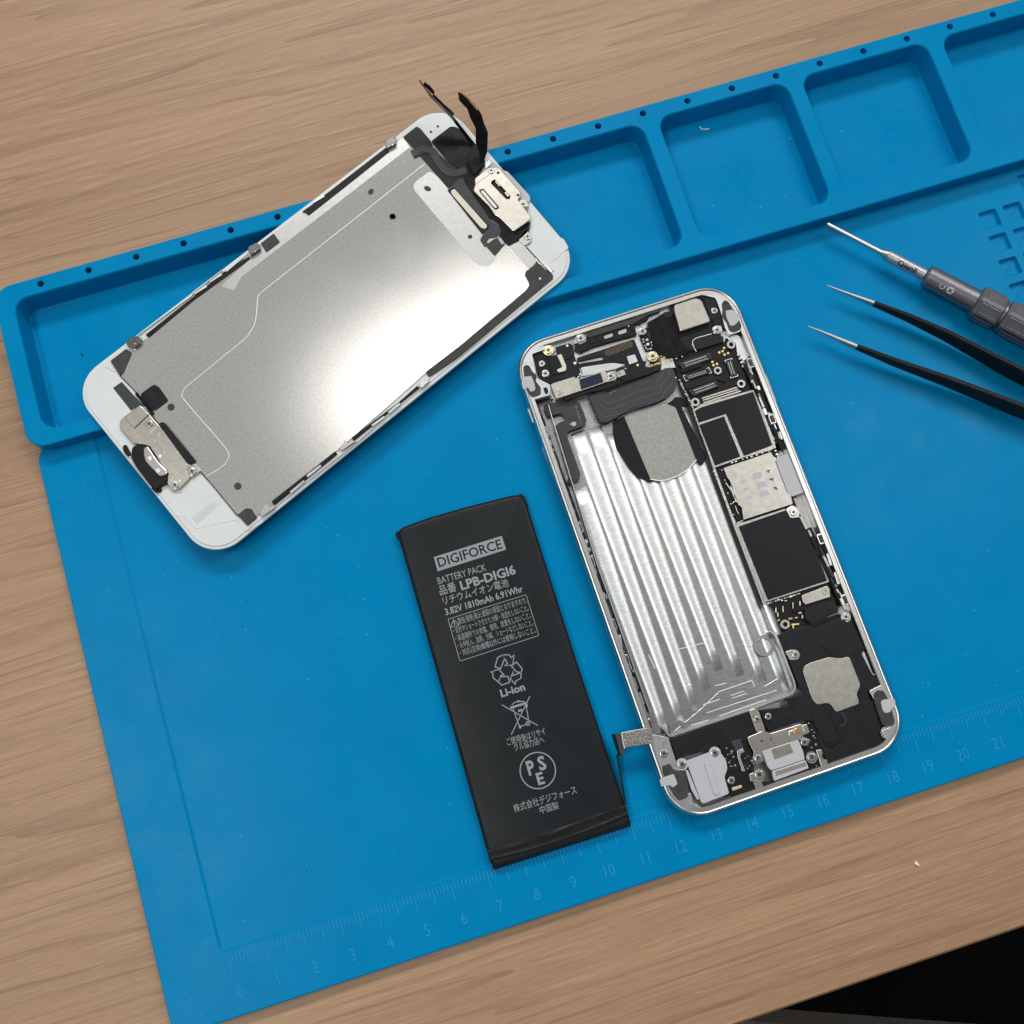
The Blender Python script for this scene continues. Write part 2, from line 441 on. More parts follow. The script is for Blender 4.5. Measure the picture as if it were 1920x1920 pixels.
for lx in (-380, 640):
    for ly in (20, 580):
        P = clean([Vector((lx-20, ly-20, 0)), Vector((lx+20, ly-20, 0)), Vector((lx+20, ly+20, 0)), Vector((lx-20, ly+20, 0))])
        V, F = solid(P, [(0, -739), (0, DZ-25.1)]); obj('leg', V, F, LEGM, desk)
# chair seat glimpsed below the desk edge
ch = thing('chair', 'grey brown fabric chair seat just showing below the desk edge', 'chair', (160, -260, -330))
zc = -300
pa = spt('Y', 150, 752, zc); pb = spt('Y', 890, 808, zc); d = (pb - pa).normalized(); nn = Vector((d.y, -d.x, 0))
if nn.y > 0: nn = -nn
pa += nn*7; pb += nn*7
P = [pa - d*170, pb + d*230, pb + d*230 + nn*400, pa - d*170 + nn*400]
P = fillet(P, 60, 8)
V, F = solid(P, [(12, zc-60), (0, zc-45), (0, zc-14), (4, zc-4), (14, zc)]); obj('seat', V, F, FABRIC, ch)
cc = sum(P, Vector()) / len(P)
V, F = solid(ring(Vector((cc.x, cc.y, 0)), 25), [(0, -715), (0, zc-60.1)]); obj('post', V, F, DARKFL, ch)
V, F = solid(ring(Vector((cc.x, cc.y, 0)), 180), [(0, -739), (30, -716)]); obj('base', V, F, DARKFL, ch)

# ------------------------------------------------------------------ work mat
def rrect(x0, y0, x1, y1, r, seg=8):
    out = []
    for cx, cy, a0 in ((x1-r, y1-r, 0), (x0+r, y1-r, 90), (x0+r, y0+r, 180), (x1-r, y0+r, 270)):
        for k in range(seg+1):
            a = math.radians(a0 + 90*k/seg); out.append(Vector((cx + r*math.cos(a), cy + r*math.sin(a), 0)))
    return out
matt = thing('work_mat', 'blue silicone repair mat with parts trays along its top and a ruler along its bottom', 'work mat', (150, 95, DZ))
RIM = 5.0; X1 = 431.0
# one sheet: border level z=0, work area sunk to -0.5, cells sunk further, then the raised tray block
cells = []
for j in range(11):
    for i in range(6):
        x = 264.1 + 7.8*i; y = 134.4 - 7.9*j
        cells.append((x, y))
for i in range(2, 6): cells.append((264.1 + 7.8*i, 142.2))
# beside the first cell column in view the block of cells starts; lay them as real pockets
WZ = -0.5
def mat_base():
    P = rrect(-18.3, -10.5, X1, 152, 4.5)
    inner = rrect(-1.6, 5.65, X1-8, 149.9, 1.6)
    V, F = solid(P, [(.0, DZ+.02), (0, -.5), (.15, -.15), (.5, 0)], [[Vector((p.x, p.y, 0)) for p in inner]])
    return V, F
def mat_base2():
    # outer body with a sloped step down to the work area
    P = clean(rrect(-18.3, -10.5, X1, 152, 4.5)); V = []; F = []
    n = len(P)
    for ins, z in ((0, DZ+.02), (0, -.6), (.12, -.2), (.45, 0)):
        V += [Vector((p.x, p.y, z)) for p in (offset(P, ins) if ins else P)]
    for k in range(3):
        for i in range(n):
            j = (i+1) % n; F.append((k*n+i, k*n+j, (k+1)*n+j, (k+1)*n+i))
    I = clean(rrect(-1.9, 5.75, X1-8, 151, 1.6)); m = len(I); b = len(V)
    V += [Vector((p.x, p.y, 0)) for p in I]
    I2 = offset(I, .18); V += [Vector((p.x, p.y, -.12)) for p in I2]
    I3 = offset(I, .7); V += [Vector((p.x, p.y, WZ)) for p in I3]
    for k in range(2):
        for i in range(m):
            j = (i+1) % m; F.append((b+k*m+i, b+(k+1)*m+i, b+(k+1)*m+j, b+k*m+j)[::-1])
    def tess(loops, idx):
        for t in tessellate_polygon(loops):
            a, c, e = (idx[q] for q in t)
            F.append((a, c, e) if (V[c]-V[a]).cross(V[e]-V[a]).z > 0 else (a, e, c))
    tess([[V[3*n+i] for i in range(n)], [V[b+i] for i in range(m)][::-1]], [3*n+i for i in range(n)] + [b+i for i in range(m)][::-1])
    # work floor with pockets
    loops = [[V[b+2*m+i] for i in range(m)]]; idx = [b+2*m+i for i in range(m)]
    for x, y in cells:
        c = clean(rrect(x, y, x+5.7, y+5.7, .7, 3)); q = len(c); s = len(V)
        V += [Vector((p.x, p.y, WZ)) for p in c]; V += [Vector((p.x, p.y, WZ-.12)) for p in offset(c, .12)]; V += [Vector((p.x, p.y, WZ-1.15)) for p in offset(c, .5)]; V += [Vector((p.x, p.y, WZ-1.3)) for p in offset(c, .8)]
        for i in range(q):
            j = (i+1) % q
            for l in range(3): F.append((s+l*q+i, s+(l+1)*q+i, s+(l+1)*q+j, s+l*q+j)[::-1])
        F.append(tuple(s+3*q+i for i in range(q)))
        loops.append([V[s+i] for i in range(q)][::-1]); idx += [s+i for i in range(q)][::-1]
    tess(loops, idx)
    return V, F
V, F = mat_base2(); obj('mat_sheet', V, F, SIL, matt)
# raised tray block with drafted pockets
trays = [(-13.5, 154.0, 176.4, 194.8), (180.7, 154.2, 222.0, 194.9), (226.1, 154.4, 266.9, 195.0), (271.2, 154.4, 312.0, 195.0),
         (316.3, 154.4, 357.0, 195.0), (361.2, 154.4, 426.5, 195.0)]
def tray_block():
    P = clean(rrect(-18.3, 150.0, X1, 199.6, 5.5)); V = []; F = []; n = len(P)
    for ins, z in ((-.3, DZ+.03), (0, 0), (0, RIM-.45), (.13, RIM-.13), (.45, RIM)):
        V += [Vector((p.x, p.y, z)) for p in (offset(P, ins) if ins else P)]
    for k in range(4):
        for i in range(n):
            j = (i+1) % n; F.append((k*n+i, k*n+j, (k+1)*n+j, (k+1)*n+i))
    loops = [[V[4*n+i] for i in range(n)]]; idx = [4*n+i for i in range(n)]
    for x0, y0, x1, y1 in trays:
        c = clean(rrect(x0, y0, x1, y1, 4.5)); q = len(c); s = len(V)
        for ins, z in ((0, RIM), (.18, RIM-.1), (.4, RIM-.4), (1.25, -2.0), (1.5, -2.35), (1.9, -2.5)):
            V += [Vector((p.x, p.y, z)) for p in (offset(c, ins) if ins else c)]
        for k in range(5):
            for i in range(q):
                j = (i+1) % q; F.append((s+k*q+i, s+k*q+j, s+(k+1)*q+j, s+(k+1)*q+i))
        F.append(tuple(s+5*q+i for i in range(q)))
        loops.append([V[s+i] for i in range(q)][::-1]); idx += [s+i for i in range(q)][::-1]
    for i in range(32):
        c = ring(Vector((-4.42 + 14.0*i, 197.2, 0)), .98, 14); q = 14; s = len(V)
        V += [Vector((p.x, p.y, RIM)) for p in c]; V += [Vector((p.x, p.y, -2)) for p in c]
        for i2 in range(q):
            j = (i2+1) % q; F.append((s+i2, s+j, s+q+j, s+q+i2))
        F.append(tuple(s+q+k for k in range(q)))
        loops.append([V[s+k] for k in range(q)][::-1]); idx += [s+k for k in range(q)][::-1]
    for t in tessellate_polygon(loops):
        a, c, e = (idx[q] for q in t)
        F.append((a, c, e) if (V[c]-V[a]).cross(V[e]-V[a]).z > 0 else (a, e, c))
    return V, F
V, F = tray_block(); obj('tray_block', V, F, SIL, matt)
# hole floors: dark bottoms of the magnet sockets
# embossed ruler ticks
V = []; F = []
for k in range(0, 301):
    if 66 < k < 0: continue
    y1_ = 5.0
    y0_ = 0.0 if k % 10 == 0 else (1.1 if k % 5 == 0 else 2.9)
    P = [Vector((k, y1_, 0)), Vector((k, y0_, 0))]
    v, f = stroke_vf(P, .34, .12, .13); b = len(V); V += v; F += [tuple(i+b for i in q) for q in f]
o = obj('ruler_tick', V, F, SIL_LIT, matt); o['kind'] = 'stuff'
def relief_text(name, txt, cx, cy, h, z, parent, mat_, up=.12, wf=.82):
    V, F = text_vf(txt)
    xs = [v.x for v in V]; H = max(v.y for v in V); sc_ = h / H
    mid = (min(xs) + max(xs)) / 2
    W_ = [Vector((cx + (v.x-mid)*sc_*wf, cy + v.y*sc_ - h/2, z)) for v in V]
    n = len(W_); ed = set()
    for f in F:
        for i in range(len(f)): ed.add((f[i], f[(i+1) % len(f)]))
    F2 = list(F) + [(a, a+n, b+n, b) for a, b in ed if (b, a) not in ed]
    W_ += [v - Vector((0, 0, up)) for v in W_]
    return obj(name, W_, F2, mat_, parent)
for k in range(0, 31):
    relief_text('ruler_number', str(k), k*10 + .9, -4.6, 3.1, .12, matt, SIL_LIT)
for (x0, y0, x1, y1), ch_ in zip(trays[1:5], 'ABCD'):
    cx = (x0+x1)/2
    relief_text('tray_lettering', 'Parts', cx, 176.0, 4.6, -2.44, matt, SIL, .05)
    relief_text('tray_lettering', ch_, cx, 166.5, 5.0, -2.44, matt, SIL, .05)

# dust on the mat
V = []; F = []
def speck(p, r):
    b = len(V)
    a0 = random.random()*6
    for i in range(5):
        a = a0 + i*1.256; q = r*random.uniform(.6, 1.3); V.append(Vector((p[0]+q*math.cos(a), p[1]+q*math.sin(a), p[2])))
    V.append(Vector((p[0], p[1], p[2]+r*.8)))
    for i in range(5): F.append((b+i, b+(i+1) % 5, b+5))
for i in range(330):
    x, y = random.uniform(0, 300), random.uniform(7, 148); speck((x, y, WZ+.01), random.choice((.05, .07, .09, .13)))
for i in range(70): speck((random.uniform(-17, -3), random.uniform(-9, 148), .01), random.choice((.05, .07, .09)))
for t in trays[:4]:
    for i in range(12 if t[2]-t[0] < 60 else 34): speck((random.uniform(t[0]+3, t[2]-3), random.uniform(t[1]+3, t[3]-3), -2.49), random.choice((.06, .09, .12)))
for k, x, y, z_, r_ in (('V', 1050, 812, -2.1, .3), ('V', 1050, 398, WZ, .14), ('T', 280, 1648, WZ, .16), ('T', 440, 1675, WZ, .18), ('M', 813, 657, -2.5, .2), ('M', 672, 982, -2.5, .18), ('M', 1057, 621, -2.5, .2), ('M', 448, 975, -2.5, .15)):
    p = spt(k, x, y, z_); speck((p.x, p.y, z_+.01), r_)
DUSTM = mat('pale_dust', (.55, .68, .74), .7)
o = obj('dust', V, F, DUSTM); o['kind'] = 'stuff'; o['label'] = 'fine pale dust specks scattered over the blue mat'
# small scraps
s_ = thing('paper_scrap', 'tiny white teardrop shaped scrap on the bare desk wood', 'scrap', spt('X', 1720, 1620, DZ))
slab('flake', 'W 940,595 870,640 850,690 880,750 990,810 1060,850 1085,830 1040,720', DZ+.62, .7, WHT, s_, .3, .2)
s_ = thing('fibre', 'short curved white fibre lying in the second parts tray', 'fibre', spt('M', 405, 607, -2.5))
stroke('strand', 'M 385,600 392,610 405,612 430,609', .28, -2.2, .28, WHT, s_, .8)
s_ = thing('black_fleck', 'tiny black fleck in the long left tray beside the display', 'fleck', spt('N', 567, 1048, -2.5))
slab('fleck', 'N 558,1040 566,1042 574,1050 572,1060 565,1058', -2.2, .25, BLK, s_, .1, .05)

# ------------------------------------------------------------------ screws (shared meshes)
def screw_mesh(name, m, washer=0.0, recess=True):
    """unit radius screw head, cross recess cut into the top, top at z=0 reaching to -0.9 (cm*S handled by scale)"""
    n = 24; V = []; F = []
    prof = [(1.0, -.9), (1.0, -.22), (.93, -.06), (.82, 0)]
    if washer: prof = [(1.0+washer, -.9), (1.0+washer, -.5), (.97+washer, -.62), (1.0, -.62), (1.0, -.22), (.93, -.06), (.82, 0)]
    for r, z in prof: V += [Vector((r*math.cos(2*math.pi*i/n), r*math.sin(2*math.pi*i/n), z)) for i in range(n)]
    for k in range(len(prof)-1):
        for i in range(n):
            j = (i+1) % n; F.append((k*n+i, k*n+j, (k+1)*n+j, (k+1)*n+i))
    a, c = .13, .50
    cr = [(a, a), (a, c), (-a, c), (-a, a), (-c, a), (-c, -a), (-a, -a), (-a, -c), (a, -c), (a, -a), (c, -a), (c, a)]
    s = len(V); V += [Vector((x, y, 0)) for x, y in cr]; V += [Vector((x*.7, y*.7, -.35)) for x, y in cr]
    for i in range(12):
        j = (i+1) % 12; F.append((s+i, s+12+i, s+12+j, s+j)[::-1])
    top = (len(prof)-1)*n
    idx = [top+i for i in range(n)] + [s+i for i in range(12)][::-1]
    for t in tessellate_polygon([[V[top+i] for i in range(n)], [V[s+i] for i in range(12)][::-1]]):
        x, y, z = (idx[q] for q in t)
        F.append((x, y, z) if (V[y]-V[x]).cross(V[z]-V[x]).z > 0 else (x, z, y))
    nF = len(F); F.append(tuple(s+12+i for i in range(12)))
    me = bpy.data.meshes.new(name); me.from_pydata([tuple(v*S) for v in V], [], [f for f in F])
    me.materials.append(m); me.materials.append(BLK)
    mi = [0]*len(F); mi[-1] = 1
    for i in range(len(prof)-1): pass
    me.polygons.foreach_set('material_index', mi); me.update(); return me
SM = screw_mesh('screw', SCR); SW = screw_mesh('screw_washer', SCR, .35); SB = screw_mesh('screw_brass', BRASS, .3)
def screw(k, x, y, r, z, parent, me=None):
    return place(me or SM, 'screw', spt(k, x, y, z), parent, ZR(k, r), 0.6, random.random()*1.5)
def standoff(k, x, y, r, z, parent, m=None):
    return annulus('standoff', spt(k, x, y, z), ZR(k, r)*.45, ZR(k, r), z, 1.2, m or SCR, parent)

# ================================================================== PHONE HOUSING
TH = 0.0216; PC = Vector((152.54, 70.92, 0))
ph = thing('phone_housing', 'opened silver smartphone body without its display or battery, lying on the blue mat', 'phone body', tuple(PC), TH)
def PL(u, v, z): return Vector((PC.x + u*math.cos(TH) - v*math.sin(TH), PC.y + u*math.sin(TH) + v*math.cos(TH), z))
def prr(hw, hh, r, z, seg=12):
    return [PL(p.x, p.y, z) for p in rrect(-hw, -hh, hw, hh, r, seg)]
FLZ = 5.3
def housing():
    V = []; F = []; prof = [(4.2, .0), (2.0, .25), (.8, .9), (.2, 1.9), (0, 3.1), (.06, 4.2), (.32, 5.0), (.62, 5.45), (.9, 5.55), (1.15, 5.45), (1.3, FLZ), (2.35, FLZ), (2.5, 5.1), (2.5, 1.0)]
    for ins, z in prof: V += prr(33.5-ins, 69.05-ins, 10.2-ins, z)
    n = len(V) // len(prof)
    for k in range(len(prof)-1):
        for i in range(n):
            j = (i+1) % n; F.append((k*n+i, k*n+j, (k+1)*n+j, (k+1)*n+i))
    F.append(tuple(range(n))[::-1]); F.append(tuple((len(prof)-1)*n + i for i in range(n)))
    return V, F
V, F = housing(); hs_ = obj('housing', V, F, ALUR, ph, smooth=True)
try:
    hs_.data.set_sharp_from_angle(angle=math.radians(30))
except Exception: pass
# bay floor
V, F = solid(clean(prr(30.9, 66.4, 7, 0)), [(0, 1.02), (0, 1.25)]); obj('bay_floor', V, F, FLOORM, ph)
# milled ribs
def rib(p0, p1, w0, w1, h=.5, z=1.2):
    V = []; F = []; d = (p1-p0); n_ = Vector((-d.y, d.x, 0)).normalized(); m = 8; L = 14
    for i in range(L+1):
        t = (0, .002)[i] if i < 2 else ((.998, 1)[i-L+1] if i > L-2 else (i-1)/(L-2)); c = p0 + d*t; wd = w0 + (w1-w0)*max(0, (t-.25)/.75); hh = h * (1 if 0 < i < L else .1)
        for k in range(m+1):
            a = -1 + 2*k/m; V.append(Vector((c.x + n_.x*a*wd/2, c.y + n_.y*a*wd/2, z + hh*math.sqrt(max(0, 1-a*a*.97)) - .12)))
    for i in range(L):
        for k in range(m): F.append((i*(m+1)+k, i*(m+1)+k+1, (i+1)*(m+1)+k+1, (i+1)*(m+1)+k)[::-1])
    return obj('milled_rib', V, F, MILL, ph, smooth=True)
zr = 1.4
for u, v0, v1 in ((-27.1, 25.4, -45.9), (-22.25, 40.6, -45.5), (-17.35, 40.3, -43.0), (-12.6, 37.0, -38.6), (-7.75, 37.0, -34.8), (-2.75, 37.0, -38.1), (2.4, 37.0, -42.6), (7.5, 37.0, -46.0), (12.2, -20.0, -46.5)):
    rib(PL(u, v0, 0), PL(u, v1, 0), 4.65, 2.7)
for s in ('F 1210,155 1330,125', 'F 1240,225 1620,95 1650,165', 'F 1380,265 1530,215', 'F 1400,295 1560,240', 'F 1070,370 1260,305', 'F 1110,460 1900,205', 'F 1250,495 1780,312', 'F 935,602 1130,540', 'H 880,1330 800,1150', 'H 1190,1080 1500,1000'):
    stroke('milled_step', s, .26, 1.62, .4, RIDGE, ph, 0)
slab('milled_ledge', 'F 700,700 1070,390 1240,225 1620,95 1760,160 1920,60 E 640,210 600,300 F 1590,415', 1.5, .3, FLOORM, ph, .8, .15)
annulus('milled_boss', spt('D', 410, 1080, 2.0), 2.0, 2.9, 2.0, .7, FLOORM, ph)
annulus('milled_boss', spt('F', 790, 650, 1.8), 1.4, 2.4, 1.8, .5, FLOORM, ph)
stroke('bay_wall', 'D 480,920 545,980 600,1120 740,1490 735,1560 640,1610 F 1590,428 690,728 640,640', .62, 4.6, 3.3, ALU, ph, .8)
stroke('bay_wall', 'A 500,1420 1050,1300', .4, 3.2, 1.8, ALU, ph, .8)

# top cover plate (raw aluminium under the flexes)
slab('top_plate', 'A 180,1000 260,820 480,730 900,600 1500,420 B 0,440 500,250 900,70 1090,100 1240,480 1290,620 1330,1060 600,1020 300,1080 A 1810,1090 1210,1290 880,1390 560,1440 330,1250', 3.4, 2.1, ALU, ph, .8)
# --- corner plates, pads and antenna inserts
CORN = [
 ('A 118,1010 165,890 245,800 420,735 430,790 260,850 300,1080 330,1160 490,1240 495,1385 290,1435 205,1340', 'A 145,1010 185,985 225,1000 265,1080 315,1110 320,1150 300,1190 340,1240 375,1285 365,1370 300,1405 240,1395 205,1330 160,1180', 'A 120,1225 160,1140 250,1128 280,1200 305,1290 285,1325 235,1335 205,1275 150,1310'),
 ('B 935,90 1080,78 1190,110 1345,290 1445,480 1430,560 1290,605 1225,500 1170,290 1110,130', 'B 1188,200 1225,155 1270,170 1360,310 1442,470 1435,530 1340,572 1285,545 1250,440 1190,370 1200,280', 'B 1238,290 1320,275 1400,330 1415,400 1395,440 1350,480 1300,487 1250,380'),
 ('E 1500,210 1640,140 1740,320 1815,520 1790,650 1700,770 1640,660 1730,620 1570,340', 'E 1548,245 1590,205 1660,210 1730,330 1790,560 1770,605 1680,612 1640,580 1560,340', 'E 1628,335 1650,315 1740,298 1790,310 1800,395 1755,400 1740,450 1680,465 1650,430'),
 ('F 500,700 680,735 760,990 810,1110 900,1270 910,1420 960,1530 900,1565 800,1500 700,1370 600,1110 560,960', 'F 607,1062 690,1030 740,1100 800,1112 870,1112 900,1260 900,1410 800,1450 735,1380 680,1280 620,1150', 'F 580,1210 640,1180 740,1145 785,1260 730,1302 690,1272 600,1290')]
for a, b_, c in CORN:
    slab('corner_plate', a, 5.32, 1.6, ALU, ph, .4, .1)
    slab('corner_pad', b_, 5.5, .3, GASK, ph, .5, .08)
    slab('antenna_insert', c, 5.62, .4, WPL, ph, .4, .08)
slab('slot_frame', 'A 355,1265 440,1235 490,1290 495,1375 290,1435 280,1400 370,1375', 5.45, .4, ALU, ph, .4, .1)
slab('slot_insert', 'A 400,1290 440,1270 465,1310 465,1355 430,1370', 5.48, .2, BLK, ph, .3, .03)
slab('inner_gasket', 'A 960,610 1000,560 1540,395 1700,320 1920,250 1920,290 1750,350 1560,460 990,640', 5.0, .7, GASK, ph, .3, .08)
# --- top left group
slab('power_bracket', 'A 270,850 400,800 450,870 480,1010 505,1110 495,1240 380,1190 320,1090', 4.6, 1.2, BLK, ph, .5)
screw('A', 385, 970, 44, 4.95, ph); screw('A', 430, 1097, 52, 4.95, ph)
slab('screw_lug', 'A 395,800 430,730 520,730 560,790 540,830 400,830', 4.4, .8, NICK, ph, .3)
screw('A', 465, 795, 56, 5.1, ph, SB)
slab('screw_lug', 'A 815,640 830,600 900,580 950,620 945,690 880,725 850,700 800,722 785,690', 4.9, .8, WPL, ph, .4)
screw('A', 885, 645, 54, 5.3, ph)
slab('flex_cable', 'A 555,760 740,705 790,740 805,870 690,930 600,880', 4.7, .5, BLKS, ph, .5)
slab('flex_cable', 'A 455,880 600,850 800,860 830,940 860,960 885,1120 500,1205 480,1010', 4.4, .6, BLKS, ph, .4)
slab('bracket_block', 'A 470,900 590,860 690,1060 680,1090 520,1120 490,1010', 4.75, .5, BLK, ph, .3)
slab('foam_pad', 'A 580,865 635,848 697,1000 695,1060 600,1085 575,1050 650,1015 600,905', 4.95, .3, CREAM, ph, .25, .06)
for x, y, r in ((710, 740, 17), (810, 965, 20), (1500, 490, 9), (1690, 500, 10)): disc('rivet', 'A', x, y, r, 4.8, .3, WHT, ph)
slab('flex_cable', 'A 955,610 1530,420 1610,360 1740,340 1760,400 1570,480 1610,600 1380,660 1060,750 950,800 880,830 800,790 810,735 890,725 960,680', 4.6, .6, BLK, ph, .3)
slab('flex_step', 'A 960,660 1070,630 1075,700 1000,720', 4.8, .3, BLKS, ph, .2)
slab('flex_step', 'A 1100,620 1160,600 1160,680 1110,700', 4.85, .3, BLKS, ph, .2)
slab('flex_step', 'A 1500,450 1560,420 1590,520 1540,560', 4.85, .3, BLK, ph, .2)
for s in ('A 1180,620 1290,580 1300,620 1190,657', 'A 1362,560 1468,522 1476,570 1370,602'): slab('contact_window', s, 4.72, .2, WPL, ph, .35, .05)
slab('flex_cable', 'A 825,900 1160,790 1570,655 1690,945 1920,890 1920,1050 1470,1185 1330,1180 1340,1045 1470,1000 1445,958 1200,965 1165,870 860,940', 4.25, .4, BLKS, ph, .5)
slab('flex_cable', 'A 860,972 1200,915 1200,968 880,1015', 4.2, .4, BLKS, ph, .2)
slab('speckled_tape', 'A 1190,800 1480,690 1550,682 1558,760 1230,882 1185,850', 4.4, .15, BROWN, ph, .6, .04)
slab('contact_window', 'A 1475,880 1580,850 1620,945 1510,985', 4.4, .15, ALU, ph, .3, .04)
disc('gold_dot', 'A', 1615, 990, 18, 4.4, .2, GOLD, ph); disc('gold_dot', 'A', 1460, 1035, 11, 4.4, .2, GOLD, ph)
slab('foil_tongue', 'A 885,1020 1180,975 1300,960 1465,985 1340,1040 915,1135', 4.15, .2, ALU, ph, .5, .06)
slab('circuit_strip', 'A 1640,560 1740,500 1770,620 1860,790 1720,812 1650,640', 4.2, .6, PCB, ph, .3)
for x, y, a, b_ in ((1685, 660, 10, 8), (1690, 690, 10, 8), (1735, 665, 14, 14), (1745, 722, 20, 16), (1790, 700, 8, 10), (1720, 770, 8, 8), (1745, 790, 8, 8), (1780, 780, 16, 8), (1710, 740, 7, 7), (1800, 735, 6, 6)):
    slab('capacitor', f'A {x-a},{y-b_+4} {x+a},{y-b_-4} {x+a+3},{y+b_-4} {x-a+3},{y+b_+4}', 4.5, .35, SMD, ph, .05, .04)
standoff('A', 1640, 425, 38, 4.7, ph, BLK)
screw('A', 1680, 557, 52, 5.0, ph)
screw('A', 1810, 872, 56, 5.2, ph, SB)
slab('screw_lug', 'A 1760,930 1775,940 1760,1000 1730,1020 1715,990 1730,940', 4.3, .2, WPL, ph, .2, .04)
GT = GOLD
text('gold_lettering', '820-3486-A', 'B', 250, 1022, 450, 960, 34, 4.3, GT, ph, .01)
text('gold_lettering', '12', 'B', 375, 890, 425, 872, 36, 4.3, GT, ph, .01)
text('gold_lettering', 'UNT', 'B', 395, 940, 472, 905, 32, 4.3, GT, ph, .01)
text('gold_lettering', 'D4', 'B', 490, 948, 560, 925, 34, 4.3, GT, ph, .01)
# --- nickel cross bracket
slab('connector_cover', 'A 497,1240 520,1225 805,1135 835,1175 1130,1078 1200,1050 1215,1105 1320,1065 1355,1150 1330,1185 1215,1212 650,1403 570,1425 525,1335', 5.05, .5, NICK, ph, .5, .12)
slab('film_window', 'A 862,1178 1137,1088 1178,1210 888,1308', 5.09, .15, BLUEF, ph, .1, .02)
stroke('bracket_fold', 'A 1150,1080 1200,1210', .35, 5.3, .3, NICK, ph, 0)
slab('screw_recess', 'A 520,1290 600,1270 650,1300 680,1390 570,1425', 5.1, .2, NICK, ph, .5, .06)
screw('A', 600, 1335, 43, 5.3, ph); screw('A', 1270, 1130, 48, 5.3, ph)
c0 = spt('A', 1385, 1105, 4.9)
slab('screw_lug', 'A 1335,1085 1435,1040 1468,1112 1365,1152', 4.9, .5, NICK, ph, .25, .08, [ring(c0, .5, 14)])
slab('flex_cable', 'A 640,1412 1210,1220 1480,1180 1800,1078 1812,1095 1480,1200 1300,1270 1215,1300 1000,1345 880,1385 700,1445', 4.5, .9, BLK, ph, .3)
slab('flex_cable', 'A 500,1130 560,1195 885,1125 880,1160 820,1140 510,1230 490,1200', 4.5, .4, BLK, ph, .2)
for x, y in ((840, 1165), (870, 1110), (855, 1140), (895, 1125)): slab('capacitor', f'A {x-12},{y-8} {x+12},{y-14} {x+15},{y+6} {x-9},{y+12}', 5.0, .5, SMD, ph, .05, .05)
# --- charging coil flex and round sticker
slab('grey_flex', 'A 870,1470 750,1448 560,1470 430,1490 400,1530 430,1605 455,1655 630,1610 685,1655 G 675,10 670,60 610,80 550,130 550,185 745,755 700,865 750,882 860,822 882,745 700,235 740,190 930,130 960,60 940,0', 2.9, .5, DGREY, ph, .5)
text('flex_lettering', 'F-1221-1', 'A', 810, 1530, 880, 1740, 26, 2.94, PRINT, ph, .0)
disc('logo_mark', 'G', 795, 102, 30, 2.95, .1, WPL, ph, rx=34); disc('logo_mark', 'G', 752, 104, 9, 2.95, .1, WPL, ph)
slab('coil_flex', 'A 985,1375 1090,1350 1190,1260 1215,1335 1250,1372 1300,1342 1400,1270 1810,1105 B 420,1045 545,1010 605,1120 610,1240 580,1330 470,1420 0,1560 A 1250,1722 1170,1732 1110,1685 1050,1540', 3.5, .5, DGREY, ph, 1.0, .15)
for s in ('A 1150,1420 1230,1482 1400,1440 1480,1380 1920,1245 B 330,1225 420,1120 460,1020', 'A 1120,1490 1220,1555 1350,1540 1500,1470 1920,1335 B 400,1265 500,1150 515,1030', 'A 1100,1560 1190,1665 1400,1610 1920,1440 B 440,1350 570,1210'):
    stroke('coil_trace', s, .22, 3.56, .1, mat('trace_grey', (.13, .135, .14), .3, .5), ph, 1.5)
slab('sticker_ring', 'G 1300,60 1440,0 B 0,1640 480,1490 560,1440 580,1400 680,1400 760,1520 C 100,120 415,740 380,832 335,852 290,800 G 1900,800 1770,862 1600,765 1510,680 1430,560 1335,400 1300,230', 2.2, .9, CHIP, ph, .8, .1)
slab('round_sticker', 'X 1170,780 1250,757 1267,764 1305,862 1291,878 1272,891 1250,899 1235,900 1219,897', 2.32, .2, GREYM, ph, .6, .06)
stroke('sticker_edge', 'X 1219,898 1235,901 1250,900 1272,892 1291,879 1306,862', .35, 2.36, .2, RIDGE, ph, .6)
# --- camera corner
slab('camera_well', 'B 510,210 560,190 900,85 950,110 1085,440 1085,490 650,645 620,560 540,330', 4.4, 1.2, BLK, ph, .5)
slab('rear_camera', 'B 588,212 860,122 930,150 1052,432 670,556 648,545 570,275', 6.2, 2.2, NICK, ph, .9, .28)
slab('camera_bracket', 'B 900,95 1080,85 1130,200 1185,370 1110,395 1060,440 960,150', 4.8, 1.2, BLKS, ph, .3)
screw('B', 1095, 290, 46, 5.2, ph)
slab('film_sheet', 'B 225,440 330,390 420,330 540,290 640,650 800,800 700,860 560,900 350,840 300,700', 4.6, .6, BLKG, ph, .8)
slab('film_sheet', 'B 430,320 470,300 560,300 560,380 450,380', 4.9, .4, BLKS, ph, .5)
slab('flex_cable', 'B 620,650 1080,490 1120,480 1130,580 830,650 800,720 840,800 780,800 640,690', 4.5, .5, BLKS, ph, .4)
slab('screw_lug', 'B 1062,520 1110,478 1185,485 1200,555 1150,598 1085,590', 4.9, .6, ALU, ph, .4)
screw('B', 1130, 540, 50, 5.3, ph)
slab('flex_cable', 'B 1090,400 1190,370 1240,500 1200,560 1180,480 1080,470', 4.7, .6, BLK, ph, .3)
slab('side_ledge', 'B 1230,610 1400,600 1440,640 1540,880 1500,920 1460,940 1380,820 1370,700 1290,680', 3.9, 1, ALU, ph, .5)
for i in range(4): slab('ledge_tooth', f'B {1380+i*22},{850+i*48} {1430+i*20},{840+i*46} {1440+i*20},{865+i*46} {1390+i*22},{875+i*48}', 4.3, .5, ALU, ph, .1)
